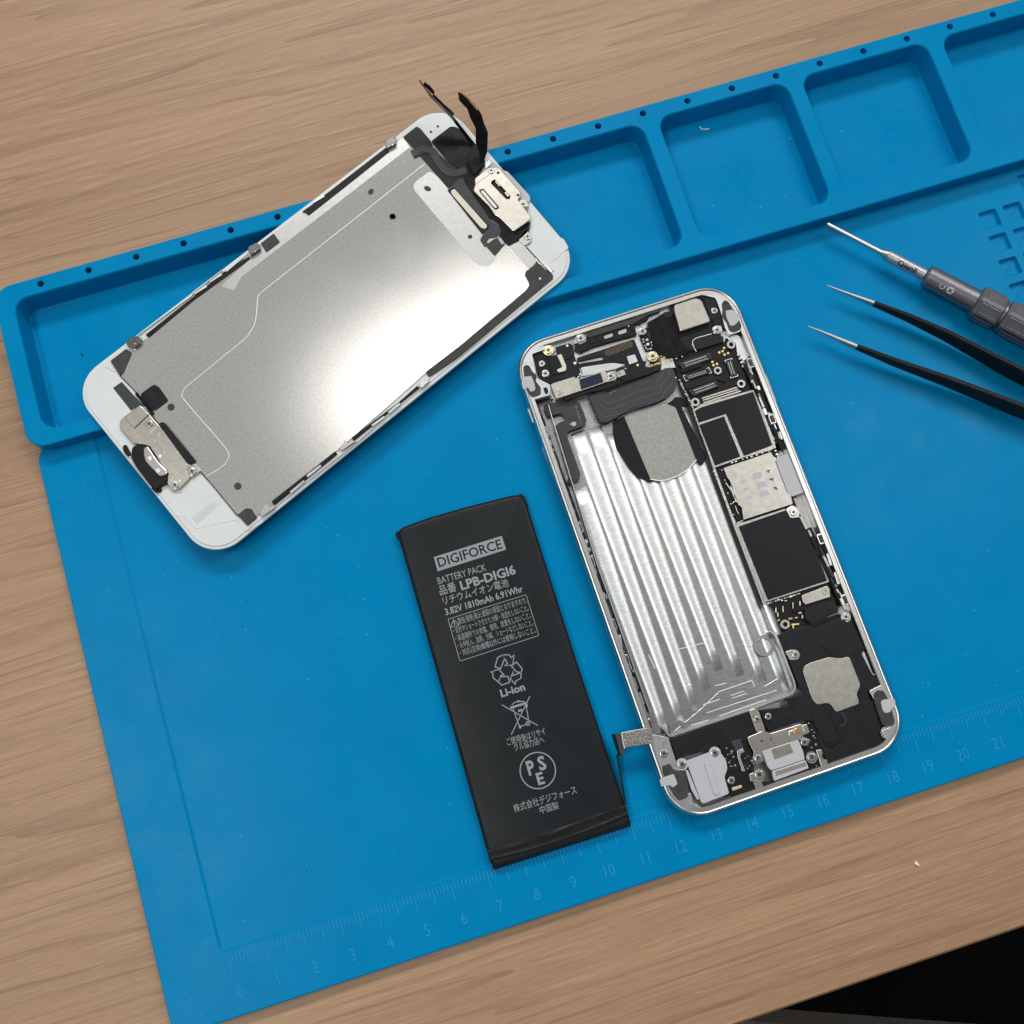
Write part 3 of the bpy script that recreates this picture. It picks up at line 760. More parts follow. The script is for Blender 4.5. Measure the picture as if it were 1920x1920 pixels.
# --- logic board
slab('logic_board', 'B 560,925 640,890 820,800 880,790 1210,680 1250,640 1370,770 1400,860 1560,1290 1840,1930 C 1230,560 1270,760 1440,1200 1560,1480 D 1110,420 1130,560 1200,690 900,860 600,960 510,700 450,640 D 370,560 C 505,890 B 790,1560 640,1200 590,1000', 3.5, .8, PCB, ph, .3)
slab('connector_cap', 'B 835,665 875,640 1175,580 1215,640 1210,692 890,795 850,772', 4.6, .8, MOTT, ph, .8)
stroke('cap_outline', 'B 862,815 815,730 812,680 850,645 1060,588', .28, 4.7, .2, SMD, ph, .8)
for x, y in ((1220, 770), (1200, 812), (1270, 836), (1226, 856), (1157, 828), (1067, 950), (1127, 975), (1083, 991)): disc('test_pad', 'B', x, y, 17, 3.62, .15, GOLD, ph)
for x, y in ((1190, 610), (1217, 680), (605, 905), (680, 880), (600, 1150)): disc('test_pad', 'B', x, y, 10, 4.62, .15, SMD, ph)
def connector(k, q, z, outline=None):
    P = pts(f'{k} ' + ' '.join(f'{x},{y}' for x, y in q), z)
    base = slab('board_connector', P, z, .8, GASK, ph, .15, .06)
    a, b_, c, d_ = P; L = b_ - a; W_ = d_ - a
    def q4(u0, v0, u1, v1): return [a + L*u0 + W_*v0, a + L*u1 + W_*v0, a + L*u1 + W_*v1, a + L*u0 + W_*v1]
    slab('socket', [Vector((p.x, p.y, z+.01)) for p in q4(.08, .22, .92, .78)], z+.02, .1, BLK, base, .05, .01)
    slab('tongue', [Vector((p.x, p.y, z+.15)) for p in q4(.12, .42, .88, .58)], z+.15, .25, DGREY, base, .05, .03)
    V = []; F = []; n = 16
    for i in range(n):
        for v0, v1 in ((.24, .38), (.62, .76)):
            u = .13 + .74*i/n; p = q4(u, v0, u+.02, v1); v, f = solid(clean([Vector((s_.x, s_.y, 0)) for s_ in p]), [(0, z), (0, z+.1)]); b0 = len(V); V += v; F += [tuple(j+b0 for j in g) for g in f]
    o = obj('contact_pin', V, F, SMD, base); o['kind'] = 'stuff'
    if outline:
        for u in ((-.02, .08), (.92, 1.02)):
            pp = q4(u[0], -.12, u[1], 1.12)
            pth = [pp[1], pp[0], pp[3], pp[2]] if u[0] < .5 else [pp[0], pp[1], pp[2], pp[3]]
            v, f = stroke_vf([Vector((s_.x, s_.y, z)) for s_ in pth], .2, z+.12, .25); obj('retainer', v, f, SMD, base)
connector('B', [(630, 965), (1030, 832), (1068, 905), (690, 1042)], 4.5)
connector('B', [(700, 1135), (1020, 1032), (1046, 1085), (728, 1190)], 4.3, True)
connector('B', [(760, 1315), (1120, 1185), (1155, 1262), (830, 1385)], 4.5)
connector('B', [(1310, 912), (1385, 1130), (1312, 1150), (1237, 935)], 4.2, True)
slab('flex_cable', 'B 640,1050 930,950 940,1000 680,1090', 4.2, .4, BLK, ph, .3)
slab('flex_cable', 'B 700,1215 1100,1110 1190,1130 1250,1210 1120,1180 740,1310', 4.0, .4, BLKS, ph, .3)
slab('flex_cable', 'B 1050,1360 1360,1230 1380,1260 1060,1380', 4.0, .4, BLK, ph, .2)
standoff('B', 1310, 725, 60, 4.6, ph); standoff('B', 1138, 1060, 56, 4.6, ph); standoff('B', 1440, 1230, 58, 4.6, ph); standoff('B', 850, 1465, 60, 4.6, ph)
for i, s in enumerate(('B 930,1410 1380,1268 1395,1285 938,1428', 'B 940,1436 1400,1294 1412,1308 948,1454', 'B 950,1468 1415,1318 1440,1320 1440,1334 955,1486')):
    slab('shield_clip', s, 4.2, .5, NICK, ph, .08, .05)
slab('shield_frame', 'C 245,175 275,165 340,115 985,-62 1225,620 1215,660 850,760 505,882', 4.1, .7, FRM, ph, .3, .1)
slab('chip_cover', 'C 275,195 350,150 975,-38 1205,605 865,735 650,228 320,335', 4.3, .3, CHIP, ph, .25, .06)
slab('chip_cover', 'C 325,362 625,258 822,742 518,850', 4.26, .3, CHIP, ph, .25, .06)
stroke('chip_edge', 'C 330,365 450,322', .15, 4.34, .1, DGREY, ph, 0)
slab('side_frame', 'C 985,-60 1010,-60 1230,560 1250,640 1225,650', 4.2, .6, FRM, ph, .1, .06)
# sim reader
tray_holes = ['C 1115,930 1140,905 1195,905 1190,930 1140,955', 'C 1155,1030 1180,1000 1235,1005 1230,1030 1175,1060', 'C 1200,1135 1230,1105 1270,1110 1265,1140 1215,1160']
slab('card_reader', 'C 620,880 1190,688 1215,740 1245,750 1262,790 1240,800 1380,1170 1425,1190 1450,1312 860,1502 835,1345 800,1325 700,1040 660,980', 4.8, .8, NICKD, ph, .2, .08, tray_holes)
for s in ('C 960,950 1060,920 1090,990 980,1025', 'C 1005,1060 1110,1030 1130,1095 1025,1130', 'C 1045,1165 1140,1130 1165,1195 1065,1230', 'C 845,1130 900,1105 935,1130 880,1168', 'C 885,1230 940,1210 965,1235 905,1268', 'C 810,1035 845,1010 888,1020 870,1060 825,1060'):
    slab('reader_window', s, 4.83, .12, WPL, ph, .3, .03)
for i in range(3):
    slab('contact_spring', f'C {1175+42*i},{912+100*i} {1185+42*i},{908+100*i} {1195+42*i},{928+100*i} {1180+42*i},{935+100*i}', 4.8, .3, SMD, ph, .05, .04)
slab('card_tray', 'C 1255,752 1410,708 1592,1172 1445,1222 1385,1168 1250,805', 4.7, 1.0, WPL, ph, .3, .1)
slab('reader_side', 'C 540,890 620,885 640,960 860,1500 790,1535 600,1100', 4.0, .6, PCB, ph, .1)
stroke('reader_spring', 'C 645,1055 720,1160 775,1290', .25, 4.9, .3, SMD, ph, .5)
stroke('reader_spring', 'C 820,1335 775,1230 700,1100', .3, 4.7, .3, SMD, ph, .5)
stroke('gold_spring', 'C 730,1310 735,1290 755,1278 790,1275', .3, 4.8, .4, GOLD, ph, .3)
stroke('gold_spring', 'C 760,1330 775,1380 800,1430', .2, 4.6, .3, SMD, ph, .3)
for i in range(5): disc('solder_dot', 'C', 600+i*35, 905+i*120 if i < 2 else 920+i*130, 8, 4.2, .2, SMD, ph)
slab('screw_lug', 'C 1368,1375 1440,1325 1500,1350 1535,1420 1520,1470 1430,1482', 4.5, .6, SCR, ph, .5)
screw('C', 1460, 1408, 50, 4.9, ph, None)
slab('shield_frame', 'C 765,1560 1360,1362 1400,1470 1560,1455 D 950,-20 1105,400 1080,410 440,615 425,615', 4.1, .7, FRM, ph, .3, .1)
slab('chip_cover', 'C 800,1582 1365,1385 1425,1485 1535,1470 D 925,-10 1080,388 452,592', 4.3, .3, CHIP, ph, .25, .06)
slab('board_edge', 'C 245,180 262,175 770,1560 D 400,560 440,640 405,640 C 745,1580', 3.9, .6, FRM, ph, .1, .05)
# small parts strips beside the shields
V = []; F = []
for s, n_ in (('C 500,905 760,1555', 26), ('C 1240,670 1440,1240', 18), ('C 1000,-40 1250,600', 26), ('D 450,630 800,520', 14), ('C 700,820 1200,665', 8), ('C 780,1545 860,1505', 5), ('B 640,1180 830,1560', 16), ('C 230,120 500,860', 14)):
    a, b_ = pts(s, 3.9)
    for i in range(n_):
        p = a.lerp(b_, (i+random.random()*.5)/n_); q = .12+random.random()*.18; v, f = solid(clean([p+Vector((-q, -q*.6, 0)), p+Vector((q, -q*.6, 0)), p+Vector((q, q*.6, 0)), p+Vector((-q, q*.6, 0))]), [(0, 3.4), (0, 3.75+random.random()*.5)])
        b0 = len(V); V += v; F += [tuple(j+b0 for j in g) for g in f]
o = obj('small_component', V, F, SMD, ph); o['kind'] = 'stuff'
# lower board
slab('small_shield', 'D 808,545 980,480 1075,440 1105,470 1112,560 850,642 822,612', 4.5, .7, NICKD, ph, .2, .08)
standoff('D', 1060, 500, 34, 4.75, ph)
slab('mottled_cap', 'D 840,680 1110,590 1160,620 1198,690 1182,732 905,835 850,800', 4.8, .7, MOTT, ph, .6)
slab('flex_cable', 'D 885,845 1180,742 1225,762 935,895', 4.7, .6, BLKG, ph, .3)
slab('battery_socket', 'D 520,665 640,625 690,790 570,830', 4.0, .5, BLK, ph, .15); slab('battery_socket', 'D 700,610 790,580 820,700 720,735', 4.0, .5, BLK, ph, .15)
for x, y, dx, dy, m_ in ((535, 700, 6, 26, SMD), (555, 750, 6, 20, SMD), (610, 690, 5, 30, GOLD), (715, 650, 5, 30, GOLD), (790, 630, 6, 22, SMD), (740, 850, 40, 8, GOLD), (720, 880, 8, 22, GOLD), (690, 790, 20, 8, COPPER), (790, 730, 18, 8, COPPER), (750, 780, 14, 5, SMD), (640, 600, 12, 5, SMD), (600, 600, 10, 5, SMD), (560, 590, 10, 6, SMD), (690, 560, 10, 6, SMD), (815, 770, 6, 18, SMD), (565, 805, 8, 8, GOLD)):
    slab('capacitor', f'D {x-dx},{y-dy+3} {x+dx},{y-dy-3} {x+dx+4},{y+dy-3} {x-dx+4},{y+dy+3}', 4.15, .4, m_, ph, .04, .03)
standoff('D', 635, 850, 52, 4.6, ph)
# speaker
slab('speaker_box', 'D 552,968 700,895 900,860 1180,742 1320,740 1365,850 1482,1110 1445,1160 1560,1380 1645,1440 1620,1520 1515,1560 E 1480,225 1640,600 1600,760 1655,845 1040,1062 1000,920 880,560 760,540 380,672 330,590 270,430 585,385 565,300 740,240 D 805,1565 680,1240 620,1130', 4.6, 3.2, BLKS, ph, .5, .2)
slab('speaker_tape', 'D 920,895 1230,790 1345,850 1465,1130 1440,1160 1230,1212 1130,1190 1040,1110 975,1010', 4.78, .25, BLKS, ph, 1.0, .08)
slab('speaker_lid', 'D 650,1060 680,960 760,905 900,880 960,1010 1050,1140 1120,1190 850,1280 830,1330 930,1640 800,1560 720,1300', 4.68, .15, BLKS, ph, .8, .05)
slab('speaker_magnet_plate', 'D 1100,1197 1230,1212 1312,1190 1432,1490 1390,1590 1422,1690 1170,1783 1130,1710 1080,1682 970,1702 920,1640 820,1340 840,1290 900,1258', 4.95, .3, NICKD, ph, .7, .08)
slab('speaker_step', 'E 850,512 1020,465 1080,500 1182,720 1190,785 1090,852 1000,830', 4.8, .25, BLK, ph, .8, .12)
slab('speaker_step', 'E 870,530 1010,490 1060,520 1140,720 1130,790 1010,810', 4.92, .2, BLKS, ph, .6, .08)
slab('speaker_grille_cover', 'E 1110,460 1390,350 1560,320 1630,620 1590,760 1650,835 1050,1050 1010,900 1200,800 1180,700 1110,520', 4.66, .1, BLKS, ph, .5, .04)
stroke('tape_seam', 'E 1190,450 1240,520 1230,590 1165,605', .4, 4.72, .15, GASK, ph, .8)
slab('edge_flex', 'D 1440,1150 1470,1135 1560,1370 1600,1390 1520,1390 1480,1310', 4.4, .5, WPL, ph, .4, .08)
for k, x, y, r in (('D', 1280, 770, 40), ('D', 745, 1170, 36), ('E', 365, 500, 38), ('E', 1700, 682, 44)): screw(k, x, y, r, 5.15, ph, SW if k == 'D' else None)
slab('spring_clip', 'D 635,1140 690,1120 760,1120 795,1170 775,1222 690,1232', 4.9, .4, NICK, ph, .4)
annulus('screw_collar', spt('E', 1700, 682, 4.9), 1.1, 1.75, 4.9, .8, NICKD, ph)
slab('bracket_arm', 'E 148,432 215,408 265,455 330,650 320,702 240,682 190,560', 4.9, .5, NICK, ph, .3)
screw('E', 240, 532, 36, 5.15, ph)
slab('connector_bracket', 'E 128,742 140,730 290,665 390,690 735,582 762,612 775,665 830,650 832,682 742,722 840,760 812,832 755,832 738,780 700,758 300,888 318,1000 232,1042 188,962 202,900 160,822', 5.05, .6, NICK, ph, .3, .12)
for k, x, y, r in (('E', 772, 790, 42), ('E', 252, 970, 42), ('E', 855, 960, 48), ('E', 265, 1155, 50)): screw(k, x, y, r, 5.4, ph, SW if r > 45 else None)
slab('bracket_arm', 'E 740,600 800,585 832,680 770,690', 5.1, .5, NICK, ph, .2)
slab('coil', 'E 590,668 642,650 650,700 602,722', 5.35, .4, SCR, ph, .3, .12); slab('coil', 'E 642,648 690,625 718,682 660,702', 5.35, .4, COPPER, ph, .3, .12)
slab('slot_mark', 'E 385,735 395,733 400,770 392,772', 5.08, .1, BLK, ph, .03, .01); disc('slot_mark', 'E', 290, 778, 12, 5.08, .1, BLK, ph)
sk = slab('charge_socket', 'E 295,890 702,760 760,900 775,985 400,1110 360,1070', 5.3, 1.5, WPL, ph, .3, .12)
slab('socket_plate', 'E 390,868 602,798 647,905 430,985', 5.36, .15, NICK, sk, .15, .04)
slab('socket_lip', 'E 405,1115 775,990 790,1005 820,1082 430,1228', 5.15, 1.2, WPL, ph, .3, .1)
slab('socket_slot', 'E 440,1118 778,1008 796,1055 448,1172', 5.19, .15, NICKD, sk, .2, .03)
slab('lower_black', 'E 740,700 850,560 880,580 1000,900 1000,985 940,1110 380,1290 320,1310 300,1240 420,1230 830,1080 760,880', 4.6, 1, BLK, ph, .3)
for x, y, r in ((870, 720, 10), (890, 740, 8), (900, 815, 12), (850, 850, 9), (855, 650, 8), (820, 575, 9), (880, 680, 7), (905, 1055, 8)): disc('solder_dot', 'E', x, y, r, 4.9, .3, SMD, ph)
slab('screw_lug', 'E 900,880 965,870 980,920 965,950 990,985 1022,985 1045,1065 965,1082 935,985', 5.2, .5, NICK, ph, .2, .1)
slab('screw_lug', 'E 148,1150 200,1130 215,1210 285,1228 322,1312 232,1342 200,1240 165,1230', 5.2, .5, NICK, ph, .2, .1)
disc('rivet', 'E', 990, 1040, 18, 5.28, .15, NICKD, ph); disc('rivet', 'E', 262, 1290, 18, 5.28, .15, NICKD, ph)
# --- bottom left
slab('antenna_flex', 'F 700,758 1590,445 1672,672 1550,760 1250,830 1190,860 780,972', 4.5, .9, BLKS, ph, .2)
screw('F', 630, 918, 44, 5.6, ph, SW); annulus('boss', spt('F', 635, 800, 5.5), .25, .5, 5.5, .3, ALU, ph)
slab('vibration_motor', 'F 880,1000 1190,885 1230,855 1285,930 1330,990 1347,1090 1312,1180 1367,1370 1080,1482 1050,1470', 5.3, 2.2, WPL, ph, .6, .2)
slab('motor_ridge', 'F 1075,1020 1110,1000 1150,1020 1268,1350 1240,1392 1190,1385', 5.62, .4, WPL, ph, 1.0, .3)
slab('motor_side', 'F 868,1100 900,1105 1032,1425 1005,1440 940,1330', 4.9, 1, WPL, ph, .2)
for x, y in ((835, 1040), (1205, 910)):
    disc('screw_lug', 'F', x, y, 66, 5.2, .6, WPL, ph, bev=.1); screw('F', x, y, 44, 5.55, ph)
slab('black_frame', 'F 1250,825 1550,750 1640,980 1640,1150 1600,1240 1660,1260 1665,1330 1380,1410 1350,1350 1310,1190 1345,1100 1330,990', 4.5, 1, PCB, ph, .3)
slab('flex_cable', 'F 1380,785 1490,750 1530,860 1450,890', 4.8, .3, DGREY, ph, .2)
slab('foil_tongue', 'F 1450,880 1520,862 1540,900 1500,915 1490,960 1550,1120 1510,1120 1460,960', 4.8, .3, ALU, ph, .2)
slab('flex_cable', 'F 1490,920 1590,900 1640,1100 1560,1140', 4.9, .3, PCB, ph, .2)
random.seed(3)
for i in range(22):
    x, y = random.uniform(1290, 1440), random.uniform(850, 1080); r = random.uniform(3, 8); disc('solder_dot', 'F', x, y, r, 4.6, .2, SMD, ph, rx=r*1.6, bev=.02)
for i in range(12):
    x, y = random.uniform(1540, 1640), random.uniform(930, 1130); r = random.uniform(4, 9); disc('solder_dot', 'F', x, y, r, 5.0, .2, SMD, ph, bev=.02)
slab('black_frame', 'F 1330,1190 1400,1150 1560,1150 1600,1180 1640,1240 1660,1330 1440,1410 1380,1400', 4.9, .8, BLK, ph, .4)
screw('F', 1390, 1220, 42, 5.3, ph); slab('gold_contact', 'F 1395,1303 1500,1270 1512,1300 1402,1338', 5.0, .2, mat('pale_gold', (.85, .72, .48), .4, 1), ph, .1, .04)
slab('bracket_arm', 'F 905,1362 935,1362 965,1470 1050,1522 1010,1545 930,1505', 5.4, .8, ALU, ph, .3)
slab('lower_gasket', 'F 1060,1500 1130,1490 1380,1390 1400,1420 1160,1500 1070,1530', 5.2, .5, GASK, ph, .2)
slab('lower_gasket', 'E 1060,1075 1600,870 1680,800 1700,820 1610,900 1080,1095', 5.25, .4, GASK, ph, .2)
# --- side channels with clips and springs
def channel(a, b_, wd, n_, seed, side):
    random.seed(seed)
    p0, p1 = pts(a, 4.6)[0], pts(b_, 4.6)[0]; d = (p1-p0); L = d.length; d.normalize(); q = Vector((-d.y, d.x, 0))
    P = [p0+q*wd/2, p1+q*wd/2, p1-q*wd/2, p0-q*wd/2]
    V, F = solid(clean(P), [(0, 1.3), (0, 4.4)]); obj('side_channel', V, F, BLK, ph)
    t = .5
    while t < L-1:
        l = random.choice((.8, 1.2, 2.0, 3.4)); wv = wd*random.uniform(.2, .5); off = random.uniform(-.3, .3)*wd
        z = random.uniform(4.5, 5.0); m_ = random.choice((SCR, FRM, SMD, GASK, BLK, FRM, DGREY))
        c = p0 + d*t + q*off
        pp = [c+q*wv/2, c+d*l+q*wv/2, c+d*l-q*wv/2, c-q*wv/2]
        V, F = solid(fillet(pp, .15), [(0, 4.3), (0, z-.08), (.08, z)]); obj('clip_spring', V, F, m_, ph)
        t += l*random.uniform(.55, 1.1)
channel('A 305,1490', 'H 770,1890', 1.55, 0, 11, 1)
channel('B 1500,960', 'C 1330,640', 1.9, 0, 5, -1)
channel('C 1640,1600', 'D 1260,640', 1.8, 0, 9, -1)
stroke('inner_wall', 'A 470,1500 490,1580 H 140,0 820,1900', .35, 4.9, 2.5, ALU, ph, 0)
for k, x, y in (('G', 425, 200), ('G', 870, 1440), ('G', 1020, 1870), ('H', 340, 760), ('H', 510, 1220), ('C', 1205, 290), ('C', 1790, 1730), ('D', 1270, 590), ('B', 1560, 960), ('F', 465, 590)):
    c = spt(k, x, y, 5.2); a = math.radians(-68.5); u = Vector((math.cos(a), math.sin(a), 0)); q = Vector((-u.y, u.x, 0))
    P = [c-u*1.5-q*.85, c+u*1.5-q*.85, c+u*1.5+q*.85, c-u*1.5+q*.85]
    u2 = (PL(0, -1, 0) - PL(0, 0, 0)).normalized(); q2 = Vector((-u2.y, u2.x, 0))
    P = [c-u2*1.5-q2*.8, c+u2*1.5-q2*.8, c+u2*1.5+q2*.8, c-u2*1.5+q2*.8]
    o = slab('latch_frame', P, 5.2, .8, SCR, ph, .4, .1)
    slab('latch_slot', [c + (p-c)*.72 + Vector((0, 0, .05)) for p in P], 5.25, .1, GASK, o, .3, .02)
for s in ('C 1280,440 1300,440 1335,535 1310,540', 'D 1070,105 1095,95 1138,225 1112,232', 'D 1148,305 1172,295 1220,425 1192,430', 'G 905,1600 940,1590 1000,1770 965,1780', 'H 400,900 440,890 470,1080 440,1090'):
    slab('bright_spring', s, 5.1, .5, ALU, ph, .25, .08)
# outside buttons and mute switch
def side_button(k, a, b_, z=3.0, nm='volume_button', m_=ALUR):
    p0 = spt(k, *a, z); p1 = spt(k, *b_, z); d = (p1-p0).normalized(); q = Vector((-d.y, d.x, 0))
    # body is a rounded bar straddling the side wall
    P = fillet([p0+q*.35, p1+q*.35, p1-q*.35, p0-q*.35], .3)
    V, F = solid(P, [(.15, z-1.0), (0, z-.8), (0, z+.8), (.15, z+1.0)]); return obj(nm, V, F, m_, ph)
side_button('G', (392, 410), (525, 770)); side_button('G', (583, 935), (716, 1305)); side_button('A', (205, 1560), (275, 1745), nm='mute_switch')
side_button('B', (1735, 1120), (1872, 1470), nm='power_button')

# ================================================================== BATTERY
bt = thing('battery', 'black flat lithium battery pack with grey Japanese print, left of the phone body', 'battery', tuple(spt('X', 960, 1280, WZ)))
BZ = 3.0
BO = 'X 745,1000 752,990 800,972 880,949 960,929 978,928 988,945 1080,1235 1182,1540 1176,1550 1050,1590 930,1628 919,1618 830,1300'
P = fillet(pts(BO, 1.6), .8, 4)
V, F = solid(P, [(.5, WZ+.02), (.12, .2), (0, 1.2), (.08, 2.1), (.35, 2.6), (.8, 2.88), (1.4, BZ)])
cell = obj('cell', V, F, BATT, bt, smooth=True)
try: cell.data.set_sharp_from_angle(angle=math.radians(40))
except Exception: pass
for s in ('X 741,1003 742,996 748,995 756,1000 750,1010 744,1010', 'X 968,930 976,924 984,930 992,950 984,948 972,936'): slab('wrap_corner', s, 2.2, 1.6, BATT, bt, .6, .4)
# folded end flap with creases
random.seed(5)
def flap():
    A0, A1 = spt('R', 322, 1725, BZ), spt('R', 1455, 1352, BZ)
    B0, B1 = spt('R', 378, 1882, .7), spt('R', 1496, 1525, .7)
    V = []; F = []; nx, ny = 60, 16
    for j in range(ny+1):
        t = j/ny
        for i in range(nx+1):
            s_ = i/nx
            p = A0.lerp(A1, s_).lerp(B0.lerp(B1, s_), t)
            fall = BZ + .02 if t < .35 else BZ + .02 - (BZ-.6)*((t-.35)/.65)**2.2
            edge = math.sin(math.pi*min(1, max(0, (s_+.02)/1.04)))**.3
            crease = .55*math.exp(-((t-.40-.2*math.sin(2.9*s_+.2))/.07)**2) - .3*math.exp(-((t-.56-.2*math.sin(2.9*s_+.2))/.08)**2) + .3*math.exp(-((t-.12-.10*math.sin(5*s_))/.06)**2)*math.sin(9*s_)**2
            zz = fall + crease*edge + (.05 if 0 < j < ny else -.1)
            V.append(Vector((p.x, p.y, zz)))
    for j in range(ny):
        for i in range(nx): F.append((j*(nx+1)+i, (j+1)*(nx+1)+i, (j+1)*(nx+1)+i+1, j*(nx+1)+i+1))
    b = len(V)
    for i in range(nx+1): p = V[ny*(nx+1)+i]; V.append(Vector((p.x, p.y, WZ+.05)))
    for i in range(nx): F.append((ny*(nx+1)+i, b+i, b+i+1, ny*(nx+1)+i+1))
    return obj('wrap_flap', V, F, mat('creased_black_wrap', (.015, .015, .016), .3, 0, .1, 2, .25, 6, .08, bdist=.02), bt, smooth=True)
flap()
pz = BZ + .03
lb = slab('logo_block', 'Q 470,760 1190,535 1237,680 512,910', pz, .06, PRINT, bt, 0, 0)
text('printed_name', 'DIGIFORCE', 'Q', 528, 868, 1202, 664, 104, pz+.03, PRINTD, bt, .012)
def T(txt, k, x0, y0, x1, y1, h, bold=0.0): text('printed_line', txt, k, x0, y0, x1, y1, h, pz, PRINT, bt, bold)
T('BATTERY PACK', 'Q', 522, 1050, 1030, 900, 74)
T('品番', 'Q', 540, 1160, 715, 1108, 96, .008)
T('LPB-DIGI6', 'Q', 765, 1108, 1345, 932, 100, .03)
T('リチウムイオン電池', 'Q', 578, 1262, 1268, 1062, 84, .004)
T('3.82V 1810mAh 6.91Whr', 'Q', 600, 1376, 1420, 1125, 72, .02)
strokes('printed_frame', [fillet(pts('Q 620,1418 1448,1158 1582,1590 748,1862', pz), .4)], .18, pz+.01, .03, PRINT, bt, True)
T('警告:発熱,発火,破裂の原因となりますので、', 'Q', 735, 1470, 1462, 1240, 66)
T('・変形やショートさせたり,分解・改造をしないこと。', 'Q', 685, 1570, 1478, 1322, 64)
T('・高温場所での充電、使用、放置をしないこと。', 'Q', 708, 1652, 1502, 1400, 64)
T('・火中投入、加熱、分解、ショートなどしないこと。', 'Q', 730, 1728, 1528, 1478, 64)
T('・対応(互換)機種以外には使用しないこと。', 'Q', 755, 1805, 1552, 1556, 64)
strokes('warning_sign', ['Q 650,1505 678,1420 738,1475', ], .22, pz+.01, .03, PRINT, bt, True)
strokes('warning_sign', ['Q 685,1440 692,1478', 'Q 696,1486 698,1492'], .3, pz+.01, .03, PRINT, bt)
rec = ['385,220 405,145 440,125 465,150 430,235', '440,125 500,120 517,145 540,125 530,205 465,210 487,192 465,150', '520,215 560,180 607,235 600,266 562,262', '600,266 595,315 555,335 550,362 510,318 532,255 530,292',
       '430,302 490,298 505,345 440,370 415,345', '350,262 415,240 457,285 432,290 412,345 370,310 366,268']
strokes('recycling_symbol', ['R ' + s for s in rec], .3, pz+.01, .03, PRINT, bt, True)
T('Li-ion', 'R', 438, 468, 635, 408, 60, .03)
strokes('bin_symbol', ['R 440,530 735,700', 'R 670,460 518,775', 'R 530,552 560,640 590,722', 'R 636,530 650,600 660,665', 'R 580,712 638,692', 'R 522,530 545,512 575,505 615,502 636,518', 'R 560,508 570,498 590,498'], .26, pz+.01, .03, PRINT, bt)
strokes('bin_symbol', ['R 508,556 642,516', 'R 574,582 606,572', 'R 640,520 644,550', 'R 588,700 592,724'], .6, pz+.012, .03, PRINT, bt)
strokes('bin_symbol', [ring(spt('R', 655, 683, pz), .55, 16), ring(spt('R', 655, 683, pz), .15, 8)], .22, pz+.014, .03, PRINT, bt, True)
T('ご使用後はリサイ', 'R', 488, 862, 802, 768, 56); T('クル協力店へ', 'R', 548, 908, 792, 836, 56)
strokes('circle_mark', [ring(spt('R', 735, 1068, pz), ZR('R', 141), 40)], .32, pz+.01, .03, PRINT, bt, True)
T('P', 'R', 664, 1108, 722, 1090, 112, .03); T('S', 'R', 752, 1068, 812, 1050, 108, .03); T('E', 'R', 740, 1186, 795, 1170, 92, .03)
T('株式会社デジフォース', 'R', 545, 1408, 1056, 1250, 60); T('中国製', 'R', 758, 1420, 910, 1376, 56)
# connector ribbon
stroke('ribbon', 'R 1455,1350 1440,1240 1385,940', .3, 2.6, 2.2, BLKG, bt, .5)
stroke('ribbon', 'R 1445,1340 1420,1200 1378,935', .16, 2.9, 1.2, DGREY, bt, .5)
def ribbon3d(name, left, right, m, parent, th=.22):
    V = []; F = []; n = len(left)
    for (a, b_) in zip(left, right):
        V += [a, b_, a - Vector((0, 0, th)), b_ - Vector((0, 0, th))]
    for i in range(n-1):
        k = i*4
        for p, q in ((0, 1), (1, 3), (3, 2), (2, 0)): F.append((k+p, k+q, k+4+q, k+4+p))
    F += [(0, 2, 3, 1), (n*4-4, n*4-3, n*4-1, n*4-2)]
    return obj(name, V, F, m, parent, smooth=False)
L_ = [spt('F', 40, 705, 3.5), spt('F', 60, 700, 6.3), spt('F', 150, 690, 6.8)]; R_ = [spt('F', 120, 935, 3.2), spt('F', 145, 945, 6.0), spt('F', 190, 930, 6.6)]
ribbon3d('connector_housing', L_, R_, BLK, bt, 1.4)
slab('connector_pad', 'F 85,705 145,690 192,860 188,940 150,948 130,900', 6.9, .5, DGREY, bt, .2, .15)
slab('connector_tab', 'F 150,685 440,632 455,650 490,780 480,808 330,830 240,840 185,862', 7.25, .3, SPKL, bt, .2, .1)
stroke('tab_edge', 'F 186,862 165,770 152,686 300,655 440,633', .22, 7.3, .2, RIDGE, bt, .2)

# ================================================================== DISPLAY ASSEMBLY
SZ = 7.0
sc_c = spt('X', 612, 618, 6.6)
ds = thing('display_assembly', 'white framed phone display lying face down with steel backplate showing, across the mat trays', 'phone display', (sc_c.x, sc_c.y, RIM))
gp = [spt('X', 168, 690, 6.3), spt('X', 804, 213, 6.3)]
def line_x(a, b, c, d_):
    r = b-a; s_ = d_-c; t = ((c-a).x*s_.y - (c-a).y*s_.x) / (r.x*s_.y - r.y*s_.x); return a + r*t
gz = 6.3
ul = [spt('X', 257.8, 626.4, gz), spt('X', 721.5, 271.2, gz)]; lr = [spt('X', 453, 1011, gz), spt('X', 890.6, 657, gz)]
tp = [spt('X', 920, 290, gz), spt('X', 1054, 448, gz)]; bo = [spt('X', 192.7, 805, gz), spt('X', 362, 1016, gz)]
c1 = line_x(*ul, *tp); c2 = line_x(*tp, *lr); c3 = line_x(*lr, *bo); c4 = line_x(*bo, *ul)
